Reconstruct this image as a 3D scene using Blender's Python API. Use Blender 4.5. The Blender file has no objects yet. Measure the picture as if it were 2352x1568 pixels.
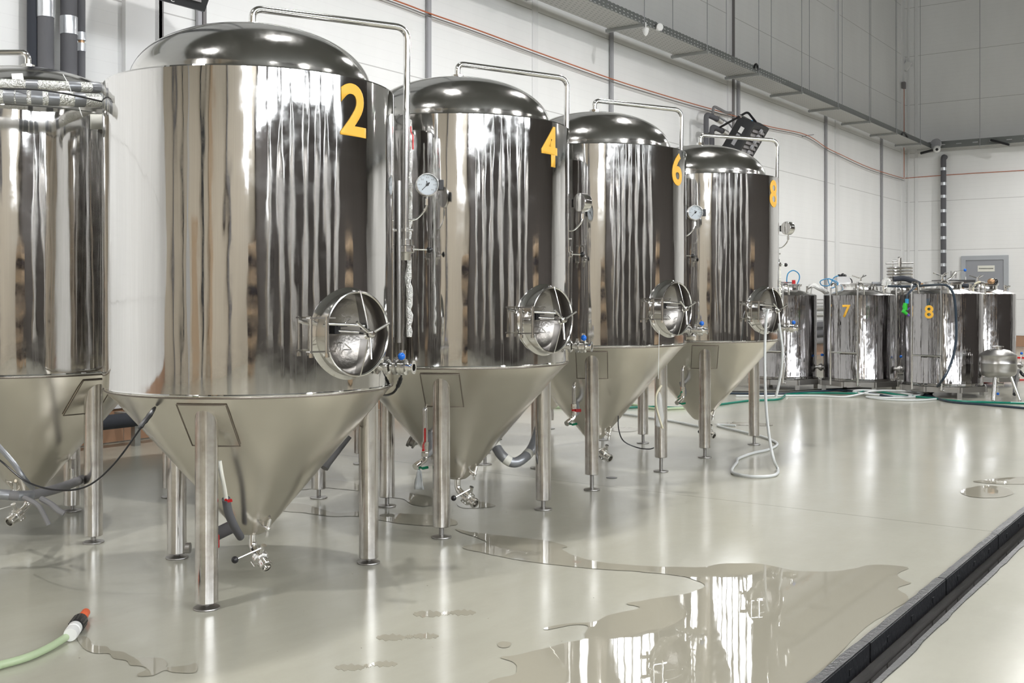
import bpy, bmesh, math, random
from mathutils import Vector, Matrix, noise
PI = math.pi
R = math.radians
S = bpy.context.scene
C = S.collection
random.seed(7)

# ------------------------------------------------------------------ camera, world, light
CAM_H, FPX, HOR, YAW = 1.12, 2521.4, 684.4, R(34.94)
cam_d = bpy.data.cameras.new('camera')
cam = bpy.data.objects.new('camera', cam_d)
C.objects.link(cam)
cam.location = (0, 0, CAM_H)
cam.rotation_euler = (PI / 2, 0, YAW)
cam_d.sensor_width = 36
cam_d.lens = FPX / 2352 * 36
cam_d.shift_y = -(784 - HOR) / 2352
cam_d.clip_start = 0.05
cam_d.clip_end = 200
S.camera = cam
S.view_settings.view_transform = 'Standard'
S.view_settings.look = 'None'
S.view_settings.gamma = 1
S.view_settings.use_curve_mapping = False
S.view_settings.exposure = 1.42
S.cycles.use_denoising = True
S.cycles.max_bounces = 12
S.cycles.glossy_bounces = 8
S.cycles.transparent_max_bounces = 12
S.cycles.caustics_reflective = False
S.cycles.caustics_refractive = False
S.cycles.sample_clamp_indirect = 6
W = bpy.data.worlds.new('world')
S.world = W
W.use_nodes = True
W.node_tree.nodes['Background'].inputs[0].default_value = (.75, .85, 1, 1)
W.node_tree.nodes['Background'].inputs[1].default_value = 1.0
XW, YW, XR, YF, ZC = -7.4, 27.2, 11.0, -9.0, 9.2      # left wall, back wall, right wall, front wall, ceiling


def lamp(name, loc, rot, sx, sy, e, col, spread=180):
    l = bpy.data.lights.new(name, 'AREA')
    l.shape = 'RECTANGLE'; l.size = sx; l.size_y = sy; l.energy = e; l.color = col; l.spread = R(spread)
    o = bpy.data.objects.new(name, l); C.objects.link(o)
    o.location = loc; o.rotation_euler = rot
    return o


# daylight entering through the two window bands of the right and front walls
WIN_E = 6.0
WIN_COL = (.93, .97, 1)
LAMP_W = 118.0

# ------------------------------------------------------------------ pixel <-> place arithmetic for known planes
cy_, sy_ = math.cos(YAW), math.sin(YAW)


def ray(px):
    a = (px - 1176) / FPX
    return Vector((-sy_ + cy_ * a, cy_ + sy_ * a, 0))


def dp(px, py, d):
    v = ray(px) * d
    return Vector((v.x, v.y, CAM_H - (py - HOR) / FPX * d))


def gp(px, py, z=0.0):
    return dp(px, py, FPX * (CAM_H - z) / (py - HOR))


def wl(px, py, off=0.0):
    return dp(px, py, (XW + off) / ray(px).x)


def wb(px, py, off=0.0):
    return dp(px, py, (YW - off) / ray(px).y)


# ------------------------------------------------------------------ materials
def mat(name, col=(.8, .8, .8), rough=.5, metal=0.0, spec=.5, coat=0.0, fn=None):
    m = bpy.data.materials.new(name); m.use_nodes = True
    b = m.node_tree.nodes['Principled BSDF']
    b.inputs['Base Color'].default_value = (*col, 1)
    b.inputs['Roughness'].default_value = rough
    b.inputs['Metallic'].default_value = metal
    b.inputs['Specular IOR Level'].default_value = spec
    b.inputs['Coat Weight'].default_value = coat
    if fn: fn(m.node_tree, b)
    return m


def N(t, kind, **kw):
    n = t.nodes.new(kind)
    for k, v in kw.items():
        if isinstance(k, str) and hasattr(n, k): setattr(n, k, v)
    return n


def coords(t, sc=(1, 1, 1), world=False):
    if world:
        g = N(t, 'ShaderNodeNewGeometry'); src = g.outputs['Position']
    else:
        g = N(t, 'ShaderNodeTexCoord'); src = g.outputs['Object']
    mp = N(t, 'ShaderNodeMapping'); mp.inputs['Scale'].default_value = sc
    t.links.new(src, mp.inputs['Vector'])
    return mp.outputs['Vector']


def noise_n(t, vec, scale=5, detail=3, rough=.5):
    n = N(t, 'ShaderNodeTexNoise'); n.inputs['Scale'].default_value = scale
    n.inputs['Detail'].default_value = detail; n.inputs['Roughness'].default_value = rough
    t.links.new(vec, n.inputs['Vector'])
    return n.outputs['Fac']


def ramp(t, fac, stops):
    r = N(t, 'ShaderNodeValToRGB')
    while len(r.color_ramp.elements) < len(stops): r.color_ramp.elements.new(.5)
    for e, (p, c) in zip(r.color_ramp.elements, stops):
        e.position = p; e.color = (*c, 1) if len(c) == 3 else c
    t.links.new(fac, r.inputs['Fac'])
    return r.outputs['Color']


def mrange(t, fac, a, b, c, d):
    m = N(t, 'ShaderNodeMapRange')
    m.inputs['From Min'].default_value = a; m.inputs['From Max'].default_value = b
    m.inputs['To Min'].default_value = c; m.inputs['To Max'].default_value = d
    t.links.new(fac, m.inputs['Value'])
    return m.outputs['Result']


def math_n(t, op, a, b=None):
    m = N(t, 'ShaderNodeMath'); m.operation = op
    for i, v in enumerate((a, b)):
        if v is None: continue
        if isinstance(v, (int, float)): m.inputs[i].default_value = v
        else: t.links.new(v, m.inputs[i])
    return m.outputs[0]


def bump(t, b, h, strength=.2, dist=.01):
    n = N(t, 'ShaderNodeBump'); n.inputs['Strength'].default_value = strength; n.inputs['Distance'].default_value = dist
    t.links.new(h, n.inputs['Height']); t.links.new(n.outputs['Normal'], b.inputs['Normal'])
    return n


def f_mirror(t, b):          # polished sheet: long vertical waves, fine scratches
    v = coords(t, (5, 5, .55)); n1 = noise_n(t, v, 2.2, 2)
    v2 = coords(t, (1, 1, 1)); n2 = noise_n(t, v2, 5, 2)
    v3 = coords(t, (60, 60, 1.2)); n3 = noise_n(t, v3, 3, 3)
    h = math_n(t, 'ADD', math_n(t, 'MULTIPLY', n1, 1.0), math_n(t, 'MULTIPLY', n2, .3))
    bump(t, b, h, .25, .010)
    rr = mrange(t, noise_n(t, v2, 9, 5, .7), .4, .75, .035, .13)
    t.links.new(rr, b.inputs['Roughness'])
    c = ramp(t, n3, [(.3, (.65, .64, .63)), (.7, (.69, .68, .67))])
    t.links.new(c, b.inputs['Base Color'])


def f_dome(t, b):
    v2 = coords(t, (1, 1, 1)); n2 = noise_n(t, v2, 4, 2)
    bump(t, b, n2, .12, .01)
    t.links.new(mrange(t, noise_n(t, v2, 14, 4, .7), .4, .75, .10, .2), b.inputs['Roughness'])


def f_cone(t, b):            # satin sheet with dirt
    v = coords(t, (1, 1, 1))
    n = noise_n(t, v, 3.0, 2, .5); sp = noise_n(t, v, 60, 3, .6)
    c1 = ramp(t, n, [(.3, (.79, .745, .675)), (.7, (.87, .825, .75))])
    c2 = ramp(t, sp, [(.2, (.6, .55, .5)), (.26, (1, 1, 1))])
    t.links.new(c1, b.inputs['Base Color'])
    t.links.new(mrange(t, n, .3, .7, .27, .22), b.inputs['Roughness'])
    bump(t, b, noise_n(t, coords(t, (1, 1, 1)), 2.0, 1), .10, .01)


def f_leg(t, b):
    v = coords(t, (1, 1, .05)); n = noise_n(t, v, 40, 3, .6); n2 = noise_n(t, coords(t), 6, 5, .7)
    t.links.new(ramp(t, n2, [(.25, (.40, .36, .33)), (.55, (.70, .68, .66))]), b.inputs['Base Color'])
    t.links.new(mrange(t, n, .3, .7, .10, .26), b.inputs['Roughness'])


def f_foil(t, b):
    v = coords(t, (1, 1, 1)); n = noise_n(t, v, 130, 2, .6)
    bump(t, b, n, 1.0, .012)


def f_rough_n(scale=30, st=.3, d=.003):
    def g(t, b): bump(t, b, noise_n(t, coords(t), scale, 3), st, d)
    return g


def f_wall(axis):
    def g(t, b):
        ge = N(t, 'ShaderNodeNewGeometry'); sp = N(t, 'ShaderNodeSeparateXYZ'); t.links.new(ge.outputs['Position'], sp.inputs[0])
        z = sp.outputs['Z']
        # panel joints every 1.17 m, micro ribs every 9 cm
        fj = math_n(t, 'FRACT', math_n(t, 'DIVIDE', math_n(t, 'ADD', z, .085), 1.17))
        joint = math_n(t, 'LESS_THAN', fj, .009)
        fr = math_n(t, 'FRACT', math_n(t, 'DIVIDE', math_n(t, 'ADD', z, .085), .0975))
        rib = math_n(t, 'LESS_THAN', fr, .045)
        n = noise_n(t, coords(t, (.4, .4, .12), True), 3, 4, .6)
        c = ramp(t, n, [(.3, (.82, .82, .815)), (.7, (.875, .875, .87))])
        mx = N(t, 'ShaderNodeMix'); mx.data_type = 'RGBA'; mx.blend_type = 'MULTIPLY'; t.links.new(math_n(t, 'MULTIPLY', rib, .05), mx.inputs[0])
        t.links.new(c, mx.inputs[6]); mx.inputs[7].default_value = (0, 0, 0, 1)
        m2 = N(t, 'ShaderNodeMix'); m2.data_type = 'RGBA'; t.links.new(math_n(t, 'MULTIPLY', joint, .5), m2.inputs[0])
        t.links.new(mx.outputs[2], m2.inputs[6]); m2.inputs[7].default_value = (.22, .2, .19, 1)
        t.links.new(m2.outputs[2], b.inputs['Base Color'])
        hh = math_n(t, 'ADD', math_n(t, 'MULTIPLY', joint, -1), math_n(t, 'MULTIPLY', rib, -.25))
        bump(t, b, hh, .25, .003)
    return g


def f_floor(t, b):
    v = coords(t, (1, 1, 1), True)
    n1 = noise_n(t, v, .55, 6, .6)
    v2 = coords(t, (1.6, .5, 1), True); n2 = noise_n(t, v2, 2.4, 7, .65)
    c1 = ramp(t, n1, [(.3, (.44, .432, .365)), (.7, (.50, .49, .412))])
    c2 = ramp(t, n2, [(.25, (.86, .85, .83)), (.6, (1, 1, 1))])
    mx = N(t, 'ShaderNodeMix'); mx.data_type = 'RGBA'; mx.blend_type = 'MULTIPLY'; mx.inputs[0].default_value = .8
    t.links.new(c1, mx.inputs[6]); t.links.new(c2, mx.inputs[7])
    # grit specks
    sp = noise_n(t, v, 55, 2, .5)
    c3 = ramp(t, sp, [(.20, (.25, .2, .16)), (.225, (1, 1, 1))])
    m2 = N(t, 'ShaderNodeMix'); m2.data_type = 'RGBA'; m2.blend_type = 'MULTIPLY'; m2.inputs[0].default_value = 1
    t.links.new(mx.outputs[2], m2.inputs[6]); t.links.new(c3, m2.inputs[7])
    # sawn joint across the floor
    ge = N(t, 'ShaderNodeNewGeometry'); s = N(t, 'ShaderNodeSeparateXYZ'); t.links.new(ge.outputs['Position'], s.inputs[0])
    d = math_n(t, 'ABSOLUTE', math_n(t, 'ADD', s.outputs['Y'], math_n(t, 'ADD', math_n(t, 'MULTIPLY', s.outputs['X'], .02), -5.62)))
    j = math_n(t, 'LESS_THAN', d, .006)
    m3 = N(t, 'ShaderNodeMix'); m3.data_type = 'RGBA'; t.links.new(math_n(t, 'MULTIPLY', j, .35), m3.inputs[0])
    t.links.new(m2.outputs[2], m3.inputs[6]); m3.inputs[7].default_value = (.1, .09, .08, 1)
    t.links.new(m3.outputs[2], b.inputs['Base Color'])
    t.links.new(mrange(t, n2, .3, .7, .24, .15), b.inputs['Roughness'])
    bump(t, b, noise_n(t, v, 14, 3), .04, .01)


def f_tile(axis):
    def g(t, b):
        ge = N(t, 'ShaderNodeNewGeometry'); s = N(t, 'ShaderNodeSeparateXYZ'); t.links.new(ge.outputs['Position'], s.inputs[0])
        fr = math_n(t, 'FRACT', math_n(t, 'DIVIDE', s.outputs[axis], .33))
        j = math_n(t, 'LESS_THAN', fr, .02)
        mx = N(t, 'ShaderNodeMix'); mx.data_type = 'RGBA'; t.links.new(j, mx.inputs[0])
        mx.inputs[6].default_value = (.42, .25, .16, 1); mx.inputs[7].default_value = (.2, .15, .12, 1)
        t.links.new(mx.outputs[2], b.inputs['Base Color'])
    return g


def slot_mat(name, col, along, p, length, rows, rowp, rowh, diag=0, dark=False):
    m = bpy.data.materials.new(name); m.use_nodes = True; t = m.node_tree; b = t.nodes['Principled BSDF']
    b.inputs['Base Color'].default_value = (*col, 1); b.inputs['Metallic'].default_value = .7; b.inputs['Roughness'].default_value = .5
    ge = N(t, 'ShaderNodeTexCoord'); s = N(t, 'ShaderNodeSeparateXYZ'); t.links.new(ge.outputs['Object'], s.inputs[0])
    a = s.outputs[along]; c = s.outputs[rows]
    rr = math_n(t, 'DIVIDE', c, rowp)
    fa = math_n(t, 'FRACT', math_n(t, 'ADD', math_n(t, 'DIVIDE', a, p), math_n(t, 'ADD', math_n(t, 'MULTIPLY', math_n(t, 'FLOOR', rr), diag), 40)))
    fr = math_n(t, 'FRACT', math_n(t, 'ADD', rr, 40))
    k = math_n(t, 'MULTIPLY', math_n(t, 'LESS_THAN', fa, length), math_n(t, 'LESS_THAN', fr, rowh))
    if dark:
        m2 = N(t, 'ShaderNodeMix'); m2.data_type = 'RGBA'; t.links.new(k, m2.inputs[0]); m2.inputs[6].default_value = (*col, 1); m2.inputs[7].default_value = (.05, .05, .05, 1)
        t.links.new(m2.outputs[2], b.inputs['Base Color']); b.inputs['Metallic'].default_value = .2; return m
    tr = N(t, 'ShaderNodeBsdfTransparent'); mx = N(t, 'ShaderNodeMixShader')
    t.links.new(k, mx.inputs[0]); t.links.new(b.outputs[0], mx.inputs[1]); t.links.new(tr.outputs[0], mx.inputs[2])
    t.links.new(mx.outputs[0], t.nodes['Material Output'].inputs[0])
    return m


def f_water(t, b):
    b.inputs['IOR'].default_value = 1.33
    bump(t, b, noise_n(t, coords(t, (1, 1, 1), True), 7, 2), .05, .004)


def emit(name, col, e):
    m = bpy.data.materials.new(name); m.use_nodes = True; b = m.node_tree.nodes['Principled BSDF']
    b.inputs['Base Color'].default_value = (0, 0, 0, 1)
    b.inputs['Emission Color'].default_value = (*col, 1); b.inputs['Emission Strength'].default_value = e
    return m


def f_kegshell(t, b):
    v = coords(t, (2.2, 2.2, 1.0)); n1 = noise_n(t, v, 3.2, 3)
    v3 = coords(t, (9, 9, .35)); n3 = noise_n(t, v3, 2.2, 2)
    bump(t, b, math_n(t, 'ADD', n1, math_n(t, 'MULTIPLY', n3, 1.2)), .5, .016)
    t.links.new(mrange(t, noise_n(t, coords(t), 9, 5, .7), .4, .75, .06, .2), b.inputs['Roughness'])


M = dict(
    mirror=mat('polished_steel', (.68, .67, .66), .05, 1, fn=f_mirror),
    dome=mat('dome_steel', (.60, .59, .57), .1, 1, fn=f_dome),
    cone=mat('satin_steel', (.60, .58, .53), .25, 1, fn=f_cone),
    plate=mat('plate_steel', (.72, .68, .61), .26, 1, fn=f_rough_n(8, .1, .004)),
    weld=mat('grimy_weld', (.20, .17, .14), .5, .6),
    leg=mat('tube_steel', (.65, .63, .6), .15, 1, fn=f_leg),
    chrome=mat('bright_steel', (.78, .77, .75), .12, 1),
    steel=mat('plain_steel', (.62, .61, .60), .22, 1),
    dull=mat('dull_steel', (.38, .37, .36), .38, 1),
    keg=mat('wavy_steel', (.37, .36, .36), .1, 1, fn=f_kegshell),
    recess_shade=mat('shaded_steel', (.30, .285, .27), .25, 1),
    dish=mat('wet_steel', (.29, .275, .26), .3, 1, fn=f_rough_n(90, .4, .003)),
    foil=mat('foil', (.82, .82, .80), .3, 1, fn=f_foil),
    tape=mat('silver_tape', (.30, .31, .33), .35, .55, fn=f_rough_n(25, .4, .004)),
    tape_lt=mat('bright_tape', (.60, .62, .65), .3, .6, fn=f_rough_n(25, .5, .004)),
    foam=mat('foam_sleeve', (.115, .115, .125), .85, fn=f_rough_n(200, .3, .002)),
    foam_dk=mat('dark_foam_sleeve', (.03, .034, .045), .8),
    foam_lt=mat('light_foam_sleeve', (.22, .215, .22), .8, fn=f_rough_n(120, .3, .003)),
    black=mat('black_plastic', (.012, .012, .014), .3),
    black_m=mat('matt_black_plastic', (.025, .026, .028), .55, fn=f_rough_n(300, .3, .001)),
    gray_p=mat('grey_plastic', (.20, .19, .19), .6),
    blue=mat('blue_plastic', (.0, .13, .62), .25),
    cyan=mat('cyan_tube', (.02, .25, .5), .35),
    red=mat('red_handle', (.62, .015, .02), .35),
    green=mat('green_handle', (.0, .22, .11), .35),
    orange=mat('orange_plastic', (.95, .13, .02), .35),
    yellow=mat('yellow_sticker', (.93, .51, .06), .45),
    white=mat('white_plastic', (.78, .78, .77), .45),
    brass=mat('rusty_brass', (.45, .28, .16), .4, .8),
    dial=mat('dial_white', (.72, .78, .84), .5),
    copper=mat('copper_red_cable', (.50, .15, .07), .4),
    cable_g=mat('grey_cable', (.17, .16, .16), .5),
    hose_w=mat('white_hose', (.62, .64, .64), .3),
    hose_g=mat('green_hose', (.0, .17, .115), .3),
    hose_lg=mat('pale_green_hose', (.42, .52, .33), .28),
    hose_pale=mat('milky_hose', (.62, .62, .50), .25),
    hose_n=mat('navy_hose', (.015, .03, .05), .35),
    trim=mat('white_trim', (.80, .80, .80), .4),
    trim_d=mat('grey_flashing', (.50, .50, .50), .5),
    conduit=mat('grey_conduit', (.36, .36, .38), .45),
    galv=mat('galvanised_steel', (.40, .41, .40), .45, .8),
    wall_l=mat('ribbed_wall_panel', (.8, .8, .8), .5, fn=f_wall(0)),
    floor=mat('poured_floor', (.55, .54, .48), .2, spec=.62, fn=f_floor),
    tile_l=mat('tile_skirting', (.4, .25, .16), .3, fn=f_tile('Y')),
    tile_b=mat('tile_skirting_back', (.4, .25, .16), .3, fn=f_tile('X')),
    door=mat('grey_door_paint', (.32, .33, .36), .45),
    door_f=mat('grey_frame_paint', (.42, .44, .47), .45),
    paper=mat('paper', (.78, .77, .70), .6),
    ink=mat('ink', (.02, .02, .02), .6),
    ceil=mat('dark_deck', (.14, .14, .13), .8),
    wall_f=mat('beige_wall', (.62, .55, .45), .7),
    wall_r=mat('grey_brown_wall', (.13, .115, .11), .7),
    lamp_face=emit('lamp_face', (1, .95, .86), 7.0),
    pane=emit('daylit_pane', WIN_COL, WIN_E),
    frame_d=mat('dark_window_frame', (.06, .06, .065), .5),
    drain=mat('wet_black_iron', (.016, .017, .020), .38, .0, fn=f_rough_n(40, .6, .006)),
    drain_dk=mat('drain_bottom', (.025, .022, .02), .25),
    water=mat('wet_film', (.36, .34, .275), .01, fn=f_water),
    water_dk=mat('dark_wet_film', (.03, .028, .025), .02, fn=f_water),
    wood=mat('pallet_wood', (.42, .26, .13), .7),
    rubber_y=mat('pale_rubber', (.60, .56, .42), .5),
    spray_g=mat('bright_green_plastic', (.02, .45, .03), .35),
    spray_p=mat('purple_plastic', (.12, .05, .3), .35),
    bag=mat('clear_plastic_bag', (.55, .57, .58), .15, 0),
    sack=mat('beige_sack', (.50, .37, .25), .8),
    cloth_d=mat('dark_cloth', (.03, .025, .03), .8),
)


# ------------------------------------------------------------------ mesh building
def frame_of(d):
    d = d.normalized()
    u = Vector((0, 0, 1)) if abs(d.z) < .95 else Vector((1, 0, 0))
    x = u.cross(d).normalized(); y = d.cross(x)
    return x, y, d


class MB:
    def __init__(s): s.v, s.f, s.m = [], [], []

    def add(s, vs, fs, mi=0):
        k = len(s.v); s.v += [tuple(p) for p in vs]; s.f += [tuple(i + k for i in q) for q in fs]; s.m += [mi] * len(fs)
        return s

    def lathe(s, prof, o=(0, 0, 0), d=(0, 0, 1), seg=32, mi=0, cap=True, a0=0, a1=2 * PI):
        """prof: list of (radius, height along d)"""
        o, (x, y, z) = Vector(o), frame_of(Vector(d))
        full = abs(a1 - a0 - 2 * PI) < 1e-6
        n = seg if full else seg + 1
        vs, fs = [], []
        for r, h in prof:
            for i in range(n):
                a = a0 + (a1 - a0) * i / seg
                vs.append(o + z * h + (x * math.cos(a) + y * math.sin(a)) * r)
        for j in range(len(prof) - 1):
            for i in range(seg):
                i2 = (i + 1) % n
                fs.append((j * n + i, j * n + i2, (j + 1) * n + i2, (j + 1) * n + i))
        if cap and full:
            if prof[0][0] > 1e-5: fs.append(tuple(reversed(range(n))))
            if prof[-1][0] > 1e-5: fs.append(tuple((len(prof) - 1) * n + i for i in range(n)))
        return s.add(vs, fs, mi)

    def cyl(s, a, b, r, r2=None, seg=20, mi=0):
        a, b = Vector(a), Vector(b)
        return s.lathe([(r, 0), (r if r2 is None else r2, (b - a).length)], a, b - a, seg, mi)

    def tube(s, pts, r, seg=10, mi=0, cap=True, closed=False):
        pts = [Vector(p) for p in pts]
        if len(pts) < 2: return s
        rs = r if isinstance(r, (list, tuple)) else [r] * len(pts)
        n = len(pts); vs, fs = [], []
        t0 = (pts[1] - pts[0]).normalized(); x, y, _ = frame_of(t0)
        for i, p in enumerate(pts):
            if closed: t = (pts[(i + 1) % n] - pts[i - 1]).normalized()
            else: t = ((pts[min(i + 1, n - 1)] - pts[max(i - 1, 0)])).normalized()
            x = (x - t * x.dot(t)).normalized(); y = t.cross(x)
            for k in range(seg):
                a = 2 * PI * k / seg
                vs.append(p + (x * math.cos(a) + y * math.sin(a)) * rs[i])
        for i in range(n if closed else n - 1):
            i2 = (i + 1) % n
            for k in range(seg):
                k2 = (k + 1) % seg
                fs.append((i * seg + k, i * seg + k2, i2 * seg + k2, i2 * seg + k))
        if cap and not closed:
            fs.append(tuple(reversed(range(seg)))); fs.append(tuple((n - 1) * seg + k for k in range(seg)))
        return s.add(vs, fs, mi)

    def box(s, c, size, rot=None, mi=0):
        c = Vector(c); h = Vector(size) / 2
        vs = []
        for sx in (-1, 1):
            for sy in (-1, 1):
                for sz in (-1, 1):
                    p = Vector((sx * h.x, sy * h.y, sz * h.z))
                    if rot is not None: p = rot @ p
                    vs.append(c + p)
        return s.add(vs, [(0, 1, 3, 2), (4, 6, 7, 5), (0, 4, 5, 1), (2, 3, 7, 6), (0, 2, 6, 4), (1, 5, 7, 3)], mi)

    def hexa(s, b4, t4, mi=0):
        return s.add(list(b4) + list(t4), [(3, 2, 1, 0), (4, 5, 6, 7), (0, 1, 5, 4), (1, 2, 6, 5), (2, 3, 7, 6), (3, 0, 4, 7)], mi)

    def ball(s, c, r, seg=16, mi=0, sc=(1, 1, 1)):
        c = Vector(c); vs, fs = [], []; n = seg // 2
        for j in range(n + 1):
            t = PI * j / n
            for i in range(seg):
                a = 2 * PI * i / seg
                vs.append(c + Vector((math.sin(t) * math.cos(a) * sc[0], math.sin(t) * math.sin(a) * sc[1], math.cos(t) * sc[2])) * r)
        for j in range(n):
            for i in range(seg):
                fs.append((j * seg + i, (j + 1) * seg + i, (j + 1) * seg + (i + 1) % seg, j * seg + (i + 1) % seg))
        return s.add(vs, fs, mi)

    def poly(s, pts, h, mi=0):     # flat outline with thickness h along z
        n = len(pts); vs = [Vector(p) for p in pts] + [Vector(p) + Vector((0, 0, h)) for p in pts]
        fs = [tuple(reversed(range(n))), tuple(range(n, 2 * n))] + [(i, (i + 1) % n, n + (i + 1) % n, n + i) for i in range(n)]
        return s.add(vs, fs, mi)

    def build(s, name, mats, parent=None, smooth=True, angle=35, bevel=0, loc=None):
        """loc: world place of the object's own origin (its parent, else itself)"""
        me = bpy.data.meshes.new(name)
        off = Vector(loc) if loc is not None else Vector((0, 0, 0))
        me.from_pydata([tuple(Vector(p) - off) for p in s.v], [], s.f)
        bm = bmesh.new(); bm.from_mesh(me)
        bmesh.ops.remove_doubles(bm, verts=bm.verts, dist=1e-6)
        bmesh.ops.recalc_face_normals(bm, faces=bm.faces)
        bm.to_mesh(me); bm.free()
        mats = mats if isinstance(mats, (list, tuple)) else [mats]
        for m in mats: me.materials.append(m)
        if len(mats) > 1 and len(me.polygons) == len(s.m):
            for p, i in zip(me.polygons, s.m): p.material_index = i
        if smooth:
            me.shade_smooth(); me.set_sharp_from_angle(angle=R(angle))
        o = bpy.data.objects.new(name, me); C.objects.link(o)
        o.location = off
        if parent is not None:
            o.parent = parent
            o.location = Vector((0, 0, 0))
        if bevel:
            bv = o.modifiers.new('bevel', 'BEVEL'); bv.width = bevel; bv.segments = 2; bv.limit_method = 'ANGLE'
        return o


def B(): return MB()


def smooth_path(pts, n=8):
    pts = [Vector(p) for p in pts]; out = []
    for i in range(len(pts) - 1):
        p0 = pts[max(i - 1, 0)]; p1 = pts[i]; p2 = pts[i + 1]; p3 = pts[min(i + 2, len(pts) - 1)]
        for k in range(n):
            t = k / n
            out.append(.5 * ((2 * p1) + (p2 - p0) * t + (2 * p0 - 5 * p1 + 4 * p2 - p3) * t * t + (3 * p1 - p0 - 3 * p2 + p3) * t ** 3))
    out.append(pts[-1]); return out


def fillet(pts, r, n=7):
    pts = [Vector(p) for p in pts]; out = [pts[0]]
    for i in range(1, len(pts) - 1):
        a, b, c = pts[i - 1], pts[i], pts[i + 1]
        u = (a - b).normalized(); w = (c - b).normalized()
        k = min(r, (a - b).length * .49, (c - b).length * .49)
        p, q = b + u * k, b + w * k
        for j in range(n + 1):
            t = j / n
            out.append(p * (1 - t) ** 2 + b * 2 * t * (1 - t) + q * t * t)
    out.append(pts[-1]); return out


def tag(o, label, cat, group=None, kind=None):
    o['label'] = label; o['category'] = cat
    if group: o['group'] = group
    if kind: o['kind'] = kind
    return o


def struct(o): o['kind'] = 'structure'; return o


def empty(name, loc, label, cat, group=None):
    o = bpy.data.objects.new(name, None); C.objects.link(o); o.location = loc; o.empty_display_size = .1
    return tag(o, label, cat, group)


def in_parent(o, e):       # mesh built in world coordinates -> child of the empty e
    o.parent = e; o.matrix_parent_inverse = Matrix.Translation(-Vector(e.location)); return o


def text_mesh(body, size=1.0, offset=0.0, extrude=0.0):
    cu = bpy.data.curves.new('lettering', 'FONT'); cu.body = body; cu.size = size; cu.offset = offset; cu.extrude = extrude
    cu.resolution_u = 6
    o = bpy.data.objects.new('lettering', cu); C.objects.link(o)
    bpy.context.view_layer.update()
    dg = bpy.context.evaluated_depsgraph_get()
    me = bpy.data.meshes.new_from_object(o.evaluated_get(dg))
    bpy.data.objects.remove(o); bpy.data.curves.remove(cu)
    return me


def text_fit(body, fn, w, h, name, material, parent, offset=.0, cuts=0):
    """flat text scaled to w x h (centre at 0,0), each vertex placed by fn(u, v)"""
    me = text_mesh(body, 1.0, offset)
    xs = [v.co.x for v in me.vertices]; ys = [v.co.y for v in me.vertices]
    x0, x1, y0, y1 = min(xs), max(xs), min(ys), max(ys)
    bm = bmesh.new(); bm.from_mesh(me)
    for i in range(1, cuts):
        g = bm.verts[:] + bm.edges[:] + bm.faces[:]
        bmesh.ops.bisect_plane(bm, geom=g, plane_co=(x0 + (x1 - x0) * i / cuts, 0, 0), plane_no=(1, 0, 0))
    for v in bm.verts:
        u = ((v.co.x - x0) / (x1 - x0) - .5) * w; q = ((v.co.y - y0) / (y1 - y0) - .5) * h
        v.co = fn(u, q)
    bm.to_mesh(me); bm.free()
    me.materials.clear(); me.materials.append(material)
    me.name = name
    o = bpy.data.objects.new(name, me); C.objects.link(o)
    if parent is not None: o.parent = parent
    sd = o.modifiers.new('thickness', 'SOLIDIFY'); sd.thickness = .0006; sd.offset = 0
    return o


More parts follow.
